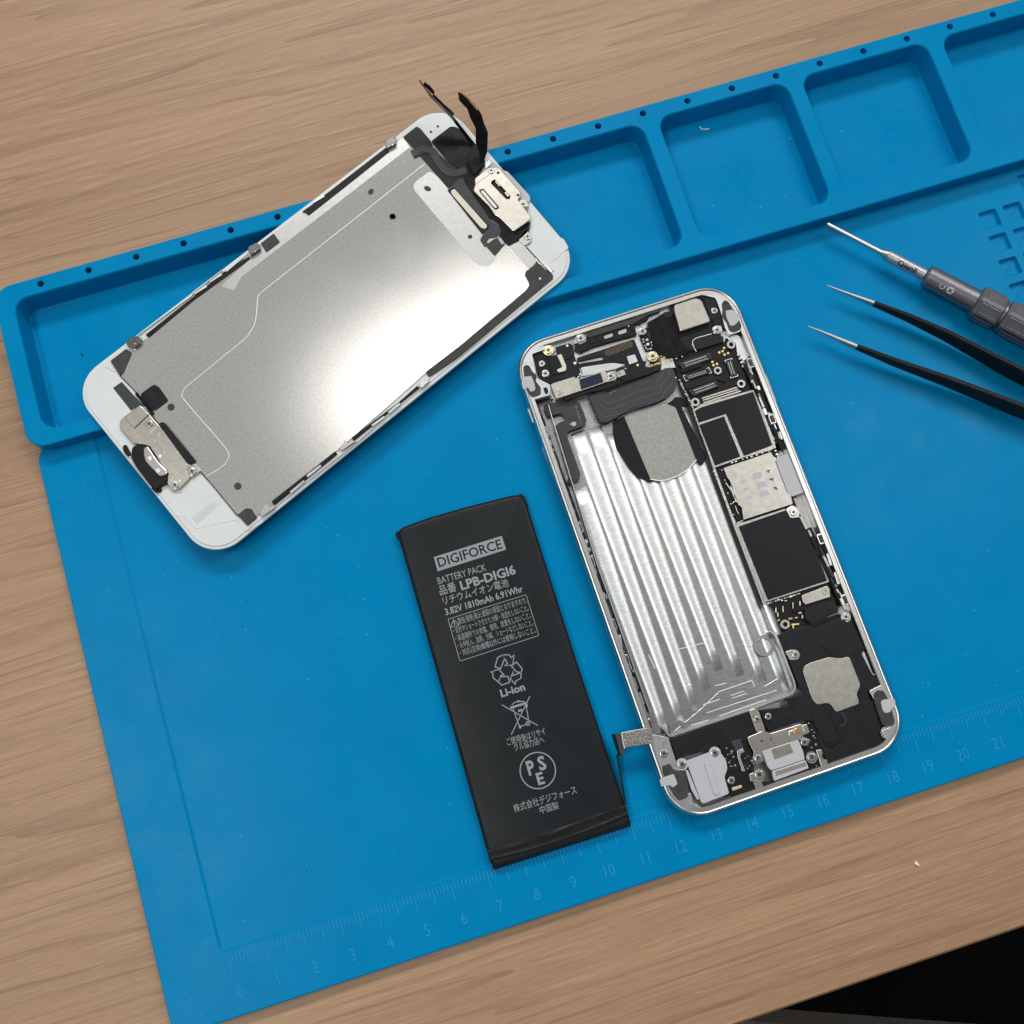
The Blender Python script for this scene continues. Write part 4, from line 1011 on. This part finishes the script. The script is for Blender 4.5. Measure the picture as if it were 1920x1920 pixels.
def bigfillet(P, r, seg=12):
    out = []; n = len(P)
    for i in range(n):
        a, b_, c = P[i-1], P[i], P[(i+1) % n]; u = (a-b_).normalized(); v = (c-b_).normalized(); ang = u.angle(v); d_ = r/math.tan(ang/2)
        cen = b_ + (u+v).normalized()*(r/math.sin(ang/2)); s0 = b_+u*d_-cen; s1 = b_+v*d_-cen
        a0 = math.atan2(s0.y, s0.x); a1 = math.atan2(s1.y, s1.x)
        while a1-a0 > math.pi: a1 -= 2*math.pi
        while a1-a0 < -math.pi: a1 += 2*math.pi
        for k in range(seg+1):
            a_ = a0+(a1-a0)*k/seg; out.append(Vector((cen.x+r*math.cos(a_), cen.y+r*math.sin(a_), b_.z)))
    return clean(out)
P = bigfillet([c1, c2, c3, c4], 9.6)
V, F = solid(P, [(.7, RIM+.02), (.2, RIM+.2), (0, RIM+.6), (0, gz-.25), (.1, gz-.08), (.3, gz)])
gl = obj('front_glass', V, F, WGL, ds)
V, F = solid(offset(P, .9), [(0, gz-.1), (0, gz+.22), (.1, gz+.3)]); obj('inner_frame', V, F, WGL, ds)
fz = gz + .3
PLATE = 'X 246,659 230.8,699.8 226.4,704.2 376.2,883.5 442.9,964.4 481.6,968 510,946.5 655,826 798.8,699 860,657 991.3,545 1040,505 1004,480 920,384 880,340 755,256.6 650,338 513,444 358.8,562 273.6,634'
plate = slab('backplate', PLATE, SZ, .7, STEEL, ds, .3, .12)
PIECE = 'K 1390,290 1460,385 0,1510 O 1070,710 1010,830 880,790 1170,520 1250,420 1380,290 K 460,1010 1230,430'
slab('edge_foil', PIECE, SZ+.05, .06, FOIL, ds, .4, .03)
slab('label_foil', 'I 275,1110 300,1060 440,960 620,1110 780,1300 980,1570 905,1600 960,1680 1060,1790 1050,1815 960,1872 870,1840 290,1150', SZ+.06, .08, FOIL, ds, 1.2, .03)
stroke('stamped_line', 'K 1600,540 60,1750 O 1230,880 1215,1080 1190,1180 1120,1280 530,1760 505,1830 J 915,560 960,620 1300,1010 1330,1070 1290,1150 1130,1250', .17, SZ+.09, .12, RIDGE, ds, 1.5)
stroke('stamped_line', 'K 1460,385 0,1510 O 1070,710 1010,830 990,1000 975,1100 940,1150 90,1790 J 560,510', .2, SZ+.07, .1, STEEL, ds, 1.5)
stroke('stamped_line', 'P 630,560 900,860', .3, SZ+.15, .15, RIDGE, ds, 0)
for k, x, y, r, rx in (('I', 413, 1130, 26, 38), ('I', 83, 1393, 26, 36), ('I', 815, 1585, 23, 23), ('K', 1088, 805, 26, 34), ('K', 1293, 1040, 26, 34), ('J', 825, 655, 32, 32), ('J', 1398, 1333, 32, 32)):
    disc('plate_hole', k, x, y, r, SZ+.085, .08, GASK, ds, rx=rx, ang=math.radians(40 if k == 'K' else -45) if rx != r else 0, bev=.01)
# black films at the top
slab('black_flex', 'I 180,640 310,538 345,560 445,680 470,760 590,860 770,985 860,1100 840,1145 700,1060 610,1130 420,910', SZ+.22, .3, BLKS, ds, .4, .08)
slab('black_flex', 'I 445,680 630,538 690,545 850,690 960,880 940,930 870,1050 760,980 600,860', SZ+.45, .4, BLKG, ds, .6, .12)
stroke('flex_ribbon', 'I 270,800 380,745 455,770 520,890 600,975 690,985 780,950', 2.7, SZ+.62, .35, DGREY, ds, 2.0)
for q, o_ in enumerate((.0, 30, 55)):
    stroke('flex_trace', f'I {300+o_*.3},{760+o_} {395},{725+o_} {470-o_*.3},{760+o_*.6} {540-o_*.3},{880+o_*.5} {620-o_*.2},{950+o_*.5} {700},{955+o_*.6}', .1, SZ+.79, .05, mat('flex_line', (.11, .115, .12), .3), ds, 1.5)
slab('grey_flex', 'I 640,1100 720,1030 785,1050 1010,1430 1095,1480 1112,1540 1070,1585 990,1600 960,1690 908,1615 940,1560 985,1500', SZ+.3, .3, DGREY, ds, .5, .08)
slab('flex_window', 'I 600,1140 650,1110 1000,1480 990,1510 930,1560 900,1520', SZ+.36, .2, BLK, ds, .3, .05)
slab('backlight_strip', 'I 632,1150 665,1128 980,1480 962,1512 920,1502 640,1180', SZ+.62, .5, CREAM, ds, .5, .12)
slab('black_flex', 'I 958,1662 1070,1590 1145,1655 1050,1765', SZ+.35, .3, GASK, ds, .2, .06)
slab('white_chip', 'I 1078,1602 1102,1590 1142,1645 1118,1662', SZ+.6, .3, WPL, ds, .1, .05)
slab('black_flex', 'I 770,980 850,1010 870,1100 860,1150 1090,1390 1205,1530 1250,1545 1385,1440 1375,1530 1280,1620 1180,1670 1080,1590 1112,1540 1090,1470 1010,1420 840,1180 760,1060', SZ+.5, .5, BLKG, ds, .4, .1)
# earpiece bracket, bevelled block
slab('earpiece_base', 'I 960,920 1030,870 1140,960 1170,965 1380,1195 1388,1240 1350,1290 1280,1250', SZ-.1, .5, WPL, ds, .6, .1)
e1 = slab('earpiece_bracket', 'I 858,1035 985,930 1085,925 1285,1150 1300,1190 1268,1235 1300,1270 1392,1395 1385,1425 1235,1532 1215,1525 1080,1392 1050,1380 990,1290 845,1145 862,1095', SZ+1.7, 1.3, NICK, ds, .4, .18,
          ['I 1015,1060 1050,1040 1200,1200 1190,1232 1155,1228 1015,1085'])
slab('bracket_floor', 'I 1005,1050 1055,1030 1215,1200 1200,1245 1150,1240', SZ+1.0, .3, BLK, e1, .2, .05)
slab('slot_bar', 'I 1050,1062 1075,1052 1112,1095 1092,1110', SZ+1.45, .3, SCR, e1, .1, .05); slab('slot_bar', 'I 1140,1165 1160,1155 1190,1195 1172,1210', SZ+1.45, .3, SCR, e1, .1, .05)
slab('slot_rim', 'I 900,1140 940,1128 1090,1300 1085,1322 1050,1332 905,1160', SZ+1.74, .1, BLK, e1, .3, .02)
slab('slot_insert', 'I 915,1148 940,1142 1072,1298 1068,1312 1050,1316 918,1162', SZ+1.82, .15, SCR, e1, .3, .06)
stroke('bracket_seam', 'I 862,1092 1015,985 1090,928', .12, SZ+1.74, .1, BLK, e1, .3)
for x, y in ((1082, 980), (1270, 1190)): disc('bracket_hole', 'I', x, y, 14, SZ+1.75, .1, BLK, e1, bev=.01)
screw('I', 1015, 957, 34, SZ+1.95, ds); 
slab('screw_lug', 'I 1255,1265 1300,1228 1350,1235 1375,1290 1330,1325 1300,1310', SZ+.9, .8, NICK, ds, .5, .15); screw('I', 1320, 1275, 38, SZ+1.2, ds)
slab('screw_lug', 'I 1285,1585 1350,1510 1402,1590 1392,1632 1335,1672 1270,1612', SZ+.5, .6, FOIL, ds, .5, .12); screw('I', 1360, 1582, 36, SZ+.8, ds)
slab('foil_panel', 'P 640,555 780,470 860,570 1000,735 985,790 905,855', SZ+.2, .3, FOIL, ds, .4, .1)
# standing flex ribbons
def edge(lst): return [spt('I', x, y, z) for x, y, z in lst]
ribbon3d('display_cable', edge([(872, 715, 8.2), (780, 600, 10.5), (650, 435, 14.5), (540, 330, 17), (452, 240, 19), (395, 175, 21), (338, 92, 23)]),
         edge([(835, 735, 7.6), (750, 610, 9.0), (632, 452, 12.5), (525, 345, 14.5), (440, 258, 16.5), (385, 180, 18.5), (334, 110, 21)]), BLKG, ds, .45)
ribbon3d('cable_stiffener', edge([(668, 412, 14.8), (560, 320, 17), (472, 232, 19.2)]), edge([(652, 440, 13.9), (545, 345, 16), (455, 255, 18)]), NICKD, ds, .3)
ribbon3d('cable_connector', edge([(478, 205, 20.2), (430, 150, 21.4), (385, 118, 22.2)]), edge([(470, 235, 19.0), (415, 180, 20.4), (372, 140, 21.6)]), BLK, ds, .6)
ribbon3d('display_cable', edge([(920, 890, 8.0), (900, 770, 9.5), (868, 690, 11.5), (868, 555, 14.5), (812, 445, 18), (788, 370, 20), (712, 290, 22.5), (700, 215, 24)]),
         edge([(935, 905, 7.8), (978, 780, 9.2), (985, 600, 13), (945, 500, 16.5), (925, 430, 18.5), (890, 370, 20.5), (830, 300, 23), (750, 232, 25)]), BLKG, ds, .3)
ribbon3d('gold_contact', edge([(738, 232, 25.6), (800, 290, 24), (880, 385, 21.4)]), edge([(758, 240, 25.7), (825, 295, 24.2), (905, 385, 21.6)]), GOLD, ds, .15)
slab('cable_root', 'I 780,880 830,720 880,700 960,860 925,930 850,1010', SZ+1.0, .8, BLKG, ds, .5, .3)
slab('clear_tab', 'I 955,880 1000,850 1020,890 960,950', SZ+.4, .5, ALU, ds, .3, .1)
# rims: gasket strip, slots, clips
slab('black_gasket', 'P 990,740 1215,940 1212,975 700,1400 0,1985 L 1670,490 1635,445 P 0,1850 860,1130 905,1070 905,1040 850,930 865,880 985,790', SZ+.12, .35, GASK, ds, .3, .1)
stroke('gasket_groove', 'P 870,570 1210,935', .3, SZ+.16, .2, BLK, ds, 0)
stroke('pressed_mark', 'P 940,880 1045,975', .35, SZ+.25, .2, DGREY, ds, 0); disc('pressed_mark', 'P', 1045, 975, 14, SZ+.3, .2, SMD, ds)
for s in ('L 315,1555 860,1125 880,1150 340,1590', 'L 1000,1010 1410,700 1565,562 1585,582 1020,1035', 'O 165,1250 600,905 900,660 1140,510 1168,530 930,705 620,930 200,1280', 'K 440,990 520,935 640,850 830,700 1230,390 1265,430 850,760 500,1035'):
    slab('rim_slot', s, SZ+.1, .4, BLK, ds, .15, .06)
for s in ('L 472,1470 590,1372 602,1386 482,1490', 'L 612,1330 732,1238 746,1255 626,1352', 'L 1170,898 1278,820 1290,836 1182,916', 'L 1310,788 1410,705 1422,724 1322,806',
          'O 618,855 738,772 748,800 630,872', 'O 768,745 886,658 892,685 780,758', 'K 535,898 640,822 652,850 545,915'):
    slab('rim_rail', s, SZ+.3, .4, ALU, ds, .15, .08)
stroke('rim_line', 'O 90,1255 600,880 O 620,845 890,640', .35, SZ+.2, .6, WGL, ds, 0)
stroke('rim_line', 'O 930,650 1130,480', .5, SZ+.2, .6, WGL, ds, 0)
stroke('rim_line', 'K 650,830 1225,385', .45, SZ+.2, .6, WGL, ds, 0)
stroke('rim_line', 'L 330,1610 1050,1045 1690,480 1920,300', .28, SZ-.1, .4, ALU, ds, 0)
for k, q, sx, sy in (('K', '1222,345 1235,312 1305,270 1328,300 1325,350 1240,398', 1285, 345), ('O', '1132,440 1145,412 1215,377 1250,400 1252,440 1160,500', 1195, 445), ('J', '440,95 470,65 540,42 575,75 560,110 510,150 450,130', 508, 98)):
    o = slab('side_clip', f'{k} {q}', SZ+1.2, 1.4, CLIPM, ds, .15, .12)
    disc('clip_screw', k, sx+8, sy+14, 12, SZ+1.3, .3, FRM, ds, bev=.12)
for q in ('210,1650 225,1635 255,1585 275,1580 285,1605 330,1590 345,1612 235,1685', '895,1100 925,1070 940,1035 960,1030 965,1055 1010,1035 1040,1040 920,1120', '1580,545 1600,505 1615,500 1620,520 1650,500 1670,520 1600,590'):
    slab('side_clip', 'L ' + q, SZ+.5, .8, SCR, ds, .15, .1)
slab('black_pad', 'O 1255,385 1380,290 1440,372 1310,472', SZ+.2, .25, GASK, ds, .3, .06)
slab('black_pad', 'J 305,258 440,155 492,190 415,368 385,382', SZ+.2, .4, GASK, ds, .3, .08)
slab('black_pad', 'J 1392,1582 1470,1520 1520,1530 1562,1605 1480,1672 1420,1605', SZ+.12, .5, GASK, ds, .3, .06)
stroke('plate_gap', 'J 385,380 520,520 655,720 1075,1205 1180,1322 1392,1582', .3, SZ+.04, .4, BLK, ds, 0)
# lower flex and home button
slab('black_flex', 'J 328,490 402,438 520,570 600,650 558,640 482,685 420,605', gz+.5, .3, DGREY, ds, .2, .06)
slab('black_flex', 'J 560,545 680,458 722,480 802,595 790,612 680,692 620,640', SZ+.2, .25, BLKS, ds, .8, .06)
stroke('flex_fold', 'J 525,532 600,625 672,712', 1.1, SZ+.5, .8, BLKG, ds, .5)
hb = slab('home_button_bracket', 'J 385,780 420,738 490,690 560,638 640,720 662,745 1032,1150 972,1178 960,1212 985,1268 890,1360 852,1374 820,1352 790,1302 802,1232 742,1142 640,992 582,975 512,975 385,832', SZ+.62, .9, NICK, ds, .4, .14)
slab('raised_square', 'J 430,745 556,640 637,716 507,837', SZ+1.0, .35, NICK, hb, .2, .12)
random.seed(9)
for (x0, y0, x1, y1, n_) in ((655, 870, 700, 830, 4), (850, 1255, 910, 1195, 5), (835, 1280, 860, 1300, 3), (690, 945, 850, 1140, 3), (800, 940, 960, 1150, 3), (725, 880, 720, 900, 2), (540, 900, 560, 960, 2)):
    for i in range(n_):
        t = i/max(1, n_-1); disc('weld_dot', 'J', x0+(x1-x0)*t, y0+(y1-y0)*t, 6, SZ+.79, .1, WHT, hb, bev=.01)
disc('weld_dot', 'J', 732, 1075, 14, SZ+.79, .1, RIDGE, hb, bev=.02); disc('weld_dot', 'J', 902, 1287, 13, SZ+.79, .1, WHT, hb, bev=.02)
screw('J', 638, 797, 31, SZ+1.0, ds); screw('J', 858, 1322, 31, SZ+1.0, ds)
slab('screw_lug', 'J 950,1210 975,1165 1040,1140 1082,1200 1000,1262 965,1250', SZ+.5, .6, FOIL, ds, .4, .1); screw('J', 1005, 1207, 36, SZ+.8, ds)
slab('black_gasket', 'J 718,802 745,780 775,790 1037,1112 1020,1140 990,1152 960,1135', SZ+.9, .5, BLKS, ds, .5, .12)
slab('home_button_gasket', 'J 490,1000 540,970 615,985 595,1060 605,1130 705,1240 790,1228 805,1212 795,1310 740,1330 692,1372 640,1320 520,1160 480,1085', gz+1.6, 1.2, BLK, ds, .5, .3)
for s in ('J 410,985 440,975 482,1060 452,1078 415,1032', 'J 680,1330 742,1350 742,1380 702,1392 650,1350'): slab('gasket_tab', s, gz+.9, .6, BLK, ds, .4, .15)
slab('home_button', 'J 588,1003 625,988 720,1130 792,1200 790,1236 722,1250 602,1122 588,1060', gz+2.1, .9, SCR, ds, .6, .3)
for s in ('J 622,1085 650,1072 668,1100 640,1118', 'J 692,1190 720,1178 737,1206 706,1222'): slab('button_contact', s, gz+2.2, .2, WHT, ds, .1, .04)
slab('bracket_shade', 'J 500,960 640,985 700,1080 650,1060 620,990 560,985', gz+1.7, .3, BLK, ds, .1, .05)
for k, x, y, r in (('J', 380, 932, 18), ('J', 815, 1460, 19), ('P', 1140, 745, 32), ('P', 1260, 650, 32)):
    annulus('frame_ring', spt(k, x, y, fz+.06), ZR(k, r)*.5, ZR(k, r), fz+.06, .1, WGL, ds, 18, .03)
for k, x, y, r in (('P', 1140, 745, 17), ('P', 1260, 650, 17), ('I', 445, 592, 14), ('I', 510, 540, 14), ('J', 908, 1388, 5)): disc('frame_hole', k, x, y, r, fz+.03, .04, GASK, ds, bev=.01)
disc('frame_dot', 'P', 1350, 548, 18, fz+.08, .08, WHT, ds, bev=.02); disc('frame_dot', 'P', 1198, 690, 18, fz+.08, .08, WHT, ds, rx=22, bev=.02)
slab('frame_plate', 'P 1000,740 1120,805 1160,802 1415,580 1350,465 1290,440 950,30 900,60 930,130 920,220 950,440 870,560', fz+.12, .16, WGL, ds, .5, .06)
slab('frame_label', 'J 1000,1605 1180,1470 1242,1482 1050,1662', fz+.04, .04, mat('faint_blue_white', (.60, .645, .67), .3), ds, .2, .01)
stroke('frame_groove', 'J 880,1590 920,1590 1040,1700 J 1390,1620 1450,1712 1500,1712 1620,1640', .14, fz+.04, .04, WPL, ds, .5)
stroke('frame_groove', 'J 265,310 340,355 365,345', .2, fz+.06, .06, WPL, ds, .5)

# ================================================================== TWEEZERS
tw = thing('tweezers', 'black coated steel tweezers with bare pointed tips lying below the screwdriver', 'tweezers', tuple(spt('T', 1900, 1600, WZ)))
ZC = 3.7
def arm(top_line, k0, tipfrac, w_of, h_of):
    """top_line: list of (x,y) zoom T of the upper outline, each with half height h -> z"""
    out = []
    secs = []
    for i, (x, y, h, wd) in enumerate(top_line):
        z = ZC + h/2
        p = spt('T', x, y, z); secs.append([p, h, wd])
    V = []; n = len(secs)
    for i, (p, h, wd) in enumerate(secs):
        a = secs[max(0, i-1)][0]; c = secs[min(n-1, i+1)][0]; d = (c-a); d.z = 0; d.normalize(); q = Vector((d.y, -d.x, 0))   # towards lower left
        b = min(.25, wd*.25, h*.25); zt = ZC+h/2; zb = ZC-h/2
        prof = [(b, zt), (wd-b, zt), (wd, zt-b), (wd, zb+b), (wd-b, zb), (b, zb), (0, zb+b), (0, zt-b)]
        V.append([Vector((p.x, p.y, 0)) + q*u + Vector((0, 0, z)) for u, z in prof])
    return V
def loft(rows, a, b_, name, m, parent):
    V = [v for r in rows[a:b_+1] for v in r]; k = len(rows[0]); F = []
    for i in range(b_-a):
        for j in range(k): F.append((i*k+j, i*k+(j+1) % k, (i+1)*k+(j+1) % k, (i+1)*k+j)[::-1])
    F += [tuple(range(k)), tuple(range((b_-a)*k, (b_-a+1)*k))[::-1]]
    return obj(name, V, F, m, parent)
A1 = [(232, 656, .25, .22), (330, 690, .55, .55), (480, 738, 1.1, .85), (645, 792, 2.0, 1.1), (960, 905, 3.6, 1.25), (1300, 1050, 5.2, 1.35), (1700, 1252, 6.8, 1.4), (1920, 1362, 7.6, 1.4), (2500, 1650, 8.2, 1.4), (3100, 1960, 8.2, 1.3), (3500, 2200, 8.0, 1.2)]
A2 = [(68, 1008, .25, .22), (180, 1043, .6, .6), (330, 1098, 1.2, 1.0), (498, 1163, 2.0, 1.15), (850, 1290, 3.7, 1.3), (1300, 1440, 5.4, 1.4), (1600, 1550, 6.4, 1.4), (1920, 1672, 7.4, 1.4), (2500, 1880, 8.2, 1.4), (3100, 2080, 8.2, 1.3), (3500, 2225, 8.0, 1.2)]
for A_ in (A1, A2):
    rows = arm(A_, 'T', .3, None, None)
    a_ = loft(rows, 3, len(rows)-1, 'arm', TWB, tw)
    loft(rows, 0, 3, 'tip', STL, a_)
# ================================================================== SCREWDRIVER
sd = thing('screwdriver', 'grey metal precision screwdriver with a thin shank and faceted grip above the tweezers', 'screwdriver', tuple(spt('T', 1600, 850, WZ)))
AZ = 4.9
ax0 = spt('T', 232, 135, AZ-.9); ax1 = spt('T', 1640, 870, AZ)
ad = (ax1-ax0); SL = ad.length; ad.normalize(); aq = Vector((-ad.y, ad.x, 0)).normalized(); au = ad.cross(aq)
if au.z < 0: au = -au
def sdp(s_, r, a): return ax0 + ad*s_ + aq*(r*math.cos(a)) + au*(r*math.sin(a))
def pos_along(x, y):
    p = spt('T', x, y, AZ); return (p-ax0).dot(ad)
def lathe(name, prof, m, parent, n=32, smooth=True):
    V = []; F = []
    for s_, r in prof: V += [sdp(s_, max(r, .001), 2*math.pi*i/n) for i in range(n)]
    for k in range(len(prof)-1):
        for i in range(n):
            j = (i+1) % n; F.append((k*n+i, (k+1)*n+i, (k+1)*n+j, k*n+j)[::-1])
    F += [tuple(range(n)), tuple(range((len(prof)-1)*n, len(prof)*n))[::-1]]
    o = obj(name, V, F, m, parent, smooth)
    if smooth:
        try: o.data.set_sharp_from_angle(angle=math.radians(35))
        except Exception: pass
    return o
s1 = pos_along(690, 380); s2 = pos_along(752, 405); s3 = pos_along(1070, 562); s4 = pos_along(1085, 570); s5 = pos_along(1490, 785); s6 = pos_along(1720, 900)
lathe('shank', [(0, .3), (.12, .5), (.5, .62), (s1, .68), (s1+.6, .85), (s2-.35, 1.5), (s2-.1, 1.6)], STL, sd)
# cross tip
lathe('bit', [(-.35, .12), (0.02, .38)], STL, sd, 8)
lathe('collar', [(s2-.12, 1.45), (s2+.1, 1.66), (s3+.1, 1.70)], COLLAR, sd)
lathe('sleeve', [(s4-.15, 2.0), (s4-.05, 2.85), (s4+.35, 3.2), (s5, 3.35), (s5+1.2, 3.35)], ANOD, sd, 48)
low = math.pi if aq.y > 0 else 0
sgn = 1 if aq.y > 0 else -1
def grip(a, b_, rmax, nm, closed_end=False):
    n = 6; V = []; F = []
    rot = math.pi/2 + sgn*math.radians(12) + math.pi/6
    def ringp(s_, r): return [sdp(s_, r, rot + math.pi/6 + 2*math.pi*i/n) for i in range(n)]
    prof = [(a, 3.5), (a+.5, rmax-.45), (a+1.1, rmax), (b_-.5, rmax), (b_, rmax-.5)]
    # bevelled hexagon: 12 points
    def ring12(s_, r):
        out = []
        for i in range(n):
            for da in (-.10, .10): out.append(sdp(s_, r, rot + math.pi/6 + 2*math.pi*i/n + da))
        return out
    for s_, r in prof: V += ring12(s_, r)
    k = 12
    for q in range(len(prof)-1):
        for i in range(k):
            j = (i+1) % k; F.append((q*k+i, (q+1)*k+i, (q+1)*k+j, q*k+j)[::-1])
    F += [tuple(range(k)), tuple(range((len(prof)-1)*k, len(prof)*k))[::-1]]
    g = obj(nm, V, F, ANOD, sd)
    # raised framed panels on each facet
    apo = rmax*math.cos(.5236-.10)*.985
    for i in range(n):
        mid = rot + 2*math.pi*(i+.0)/n + math.pi/3
        cdir = aq*math.cos(mid) + au*math.sin(mid); t = ad.cross(cdir); hw = rmax*math.sin(.5236-.10)*.78
        s0, s_1 = a+1.6, b_-.8
        rr = rmax*math.cos(.5236-.10)
        def c(s_, w_, h_): return ax0 + ad*s_ + t*w_ + cdir*(rr+h_)
        # frame ring and sunk panel
        VV = [c(s0, -hw, .0), c(s_1, -hw, .0), c(s_1, hw, .0), c(s0, hw, .0), c(s0+.12, -hw+.12, .16), c(s_1-.12, -hw+.12, .16), c(s_1-.12, hw-.12, .16), c(s0+.12, hw-.12, .16),
              c(s0+.32, -hw+.32, .16), c(s_1-.32, -hw+.32, .16), c(s_1-.32, hw-.32, .16), c(s0+.32, hw-.32, .16), c(s0+.4, -hw+.4, .02), c(s_1-.4, -hw+.4, .02), c(s_1-.4, hw-.4, .02), c(s0+.4, hw-.4, .02)]
        FF = []
        for l in range(3):
            for j in range(4): FF.append((l*4+j, l*4+(j+1) % 4, (l+1)*4+(j+1) % 4, (l+1)*4+j))
        FF.append((12, 13, 14, 15))
        obj('grip_panel', VV, FF, ANOD, g)
    return g
grip(s5+.3, s6-.1, 5.0, 'grip'); 
lathe('neck', [(s6-.3, 3.9), (s6+.6, 3.9)], ANOD, sd)
grip(s6+.4, s6+12, 5.0, 'grip')
lathe('handle_end', [(s6+11.5, 4.2), (s6+12.2, 4.2), (s6+12.3, 4.6), (s6+60, 4.6), (s6+60.5, 4.2)], ANOD, sd, 32)
# wrapped lettering
def wrap_text(name, txt, s0, s_1, ang, h, r, m, flip=False):
    V, F = text_vf(txt, .03)
    xs = [v.x for v in V]; H = max(v.y for v in V); L = s_1-s0
    W_ = [sdp(s0 + (v.x-min(xs))/(max(xs)-min(xs))*L, r, ang + (v.y/H-.5)*h/r) for v in V]
    return obj(name, W_, F, m, sd)
# direction: aq points up-left or so; find the angle whose point lies toward the lower left of the photo
low = math.pi if aq.y > 0 else 0
sgn = 1 if aq.y > 0 else -1
def angle_up(deg):   # 0 = straight up, positive = toward the lower side of the picture
    return math.pi/2 + sgn*math.radians(deg)
def finer(V, F, levels=2):
    V = [Vector(v) for v in V]; F = [(f[0], f[i], f[i+1]) for f in F for i in range(1, len(f)-1)]
    for _ in range(levels):
        mid = {}; G = []
        def m(a, b):
            k = (min(a, b), max(a, b))
            if k not in mid: mid[k] = len(V); V.append((V[a]+V[b])/2)
            return mid[k]
        for a, b, c in F:
            x, y, z = m(a, b), m(b, c), m(c, a); G += [(a, x, z), (x, b, y), (z, y, c), (x, y, z)]
        F = G
    return V, F
def wrap2(name, txt, s0, s_1, deg, h, r, m):
    V, F = finer(*text_vf(txt, .03))
    xs = [v.x for v in V]; H = max(v.y for v in V); L = s_1-s0
    W_ = [sdp(s0 + (v.x-min(xs))/(max(xs)-min(xs))*L, r, angle_up(deg - math.degrees((v.y/H-.5)*h/r))) for v in V]
    return obj(name, W_, F, m, sd)
wrap2('printed_name', 'Qianli', pos_along(830, 500)-.4, pos_along(985, 575)-.1, 36, 1.4, 1.73, PRINTD)
def wrap_shape(name, loops, m, r):
    V = []; F = []
    for P in loops:
        b = len(V); n = len(P)//2
        V += [sdp(s_, r, angle_up(math.degrees(t_/r))) for s_, t_ in P]
        for i in range(n-1): F.append((b+i, b+i+1, b+n+i+1, b+n+i))
    return obj(name, V, F, m, sd)
sc1 = pos_along(1215, 660); sc2 = sc1 + 2.5; tt = 2.35
WHP = mat('white_print', (.62, .63, .62), .5)
arc = [math.radians(a) for a in range(-130, 131, 13)]
wrap_shape('printed_mark', [[(sc1 + .8*math.cos(a+1.6), tt + .8*math.sin(a+1.6)) for a in arc] + [(sc1 + .56*math.cos(a+1.6), tt + .56*math.sin(a+1.6)) for a in arc]], WHP, 3.34)
full = [math.radians(a) for a in range(0, 361, 15)]
wrap_shape('printed_mark', [[(sc2 + 1.0*math.cos(a), tt + 1.0*math.sin(a)) for a in full] + [(sc2 + .01*math.cos(a), tt + .01*math.sin(a)) for a in full]], WHP, 3.34)
wrap_shape('printed_mark', [[(sc2-.62, tt-.62+.28), (sc2+.62-.28, tt+.62)] + [(sc2-.62+.28, tt-.62), (sc2+.62, tt+.62-.28)], [(sc2-.62, tt+.62-.28), (sc2+.62-.28, tt-.62)] + [(sc2-.62+.28, tt+.62), (sc2+.62, tt-.62+.28)]], PRINTD, 3.36)
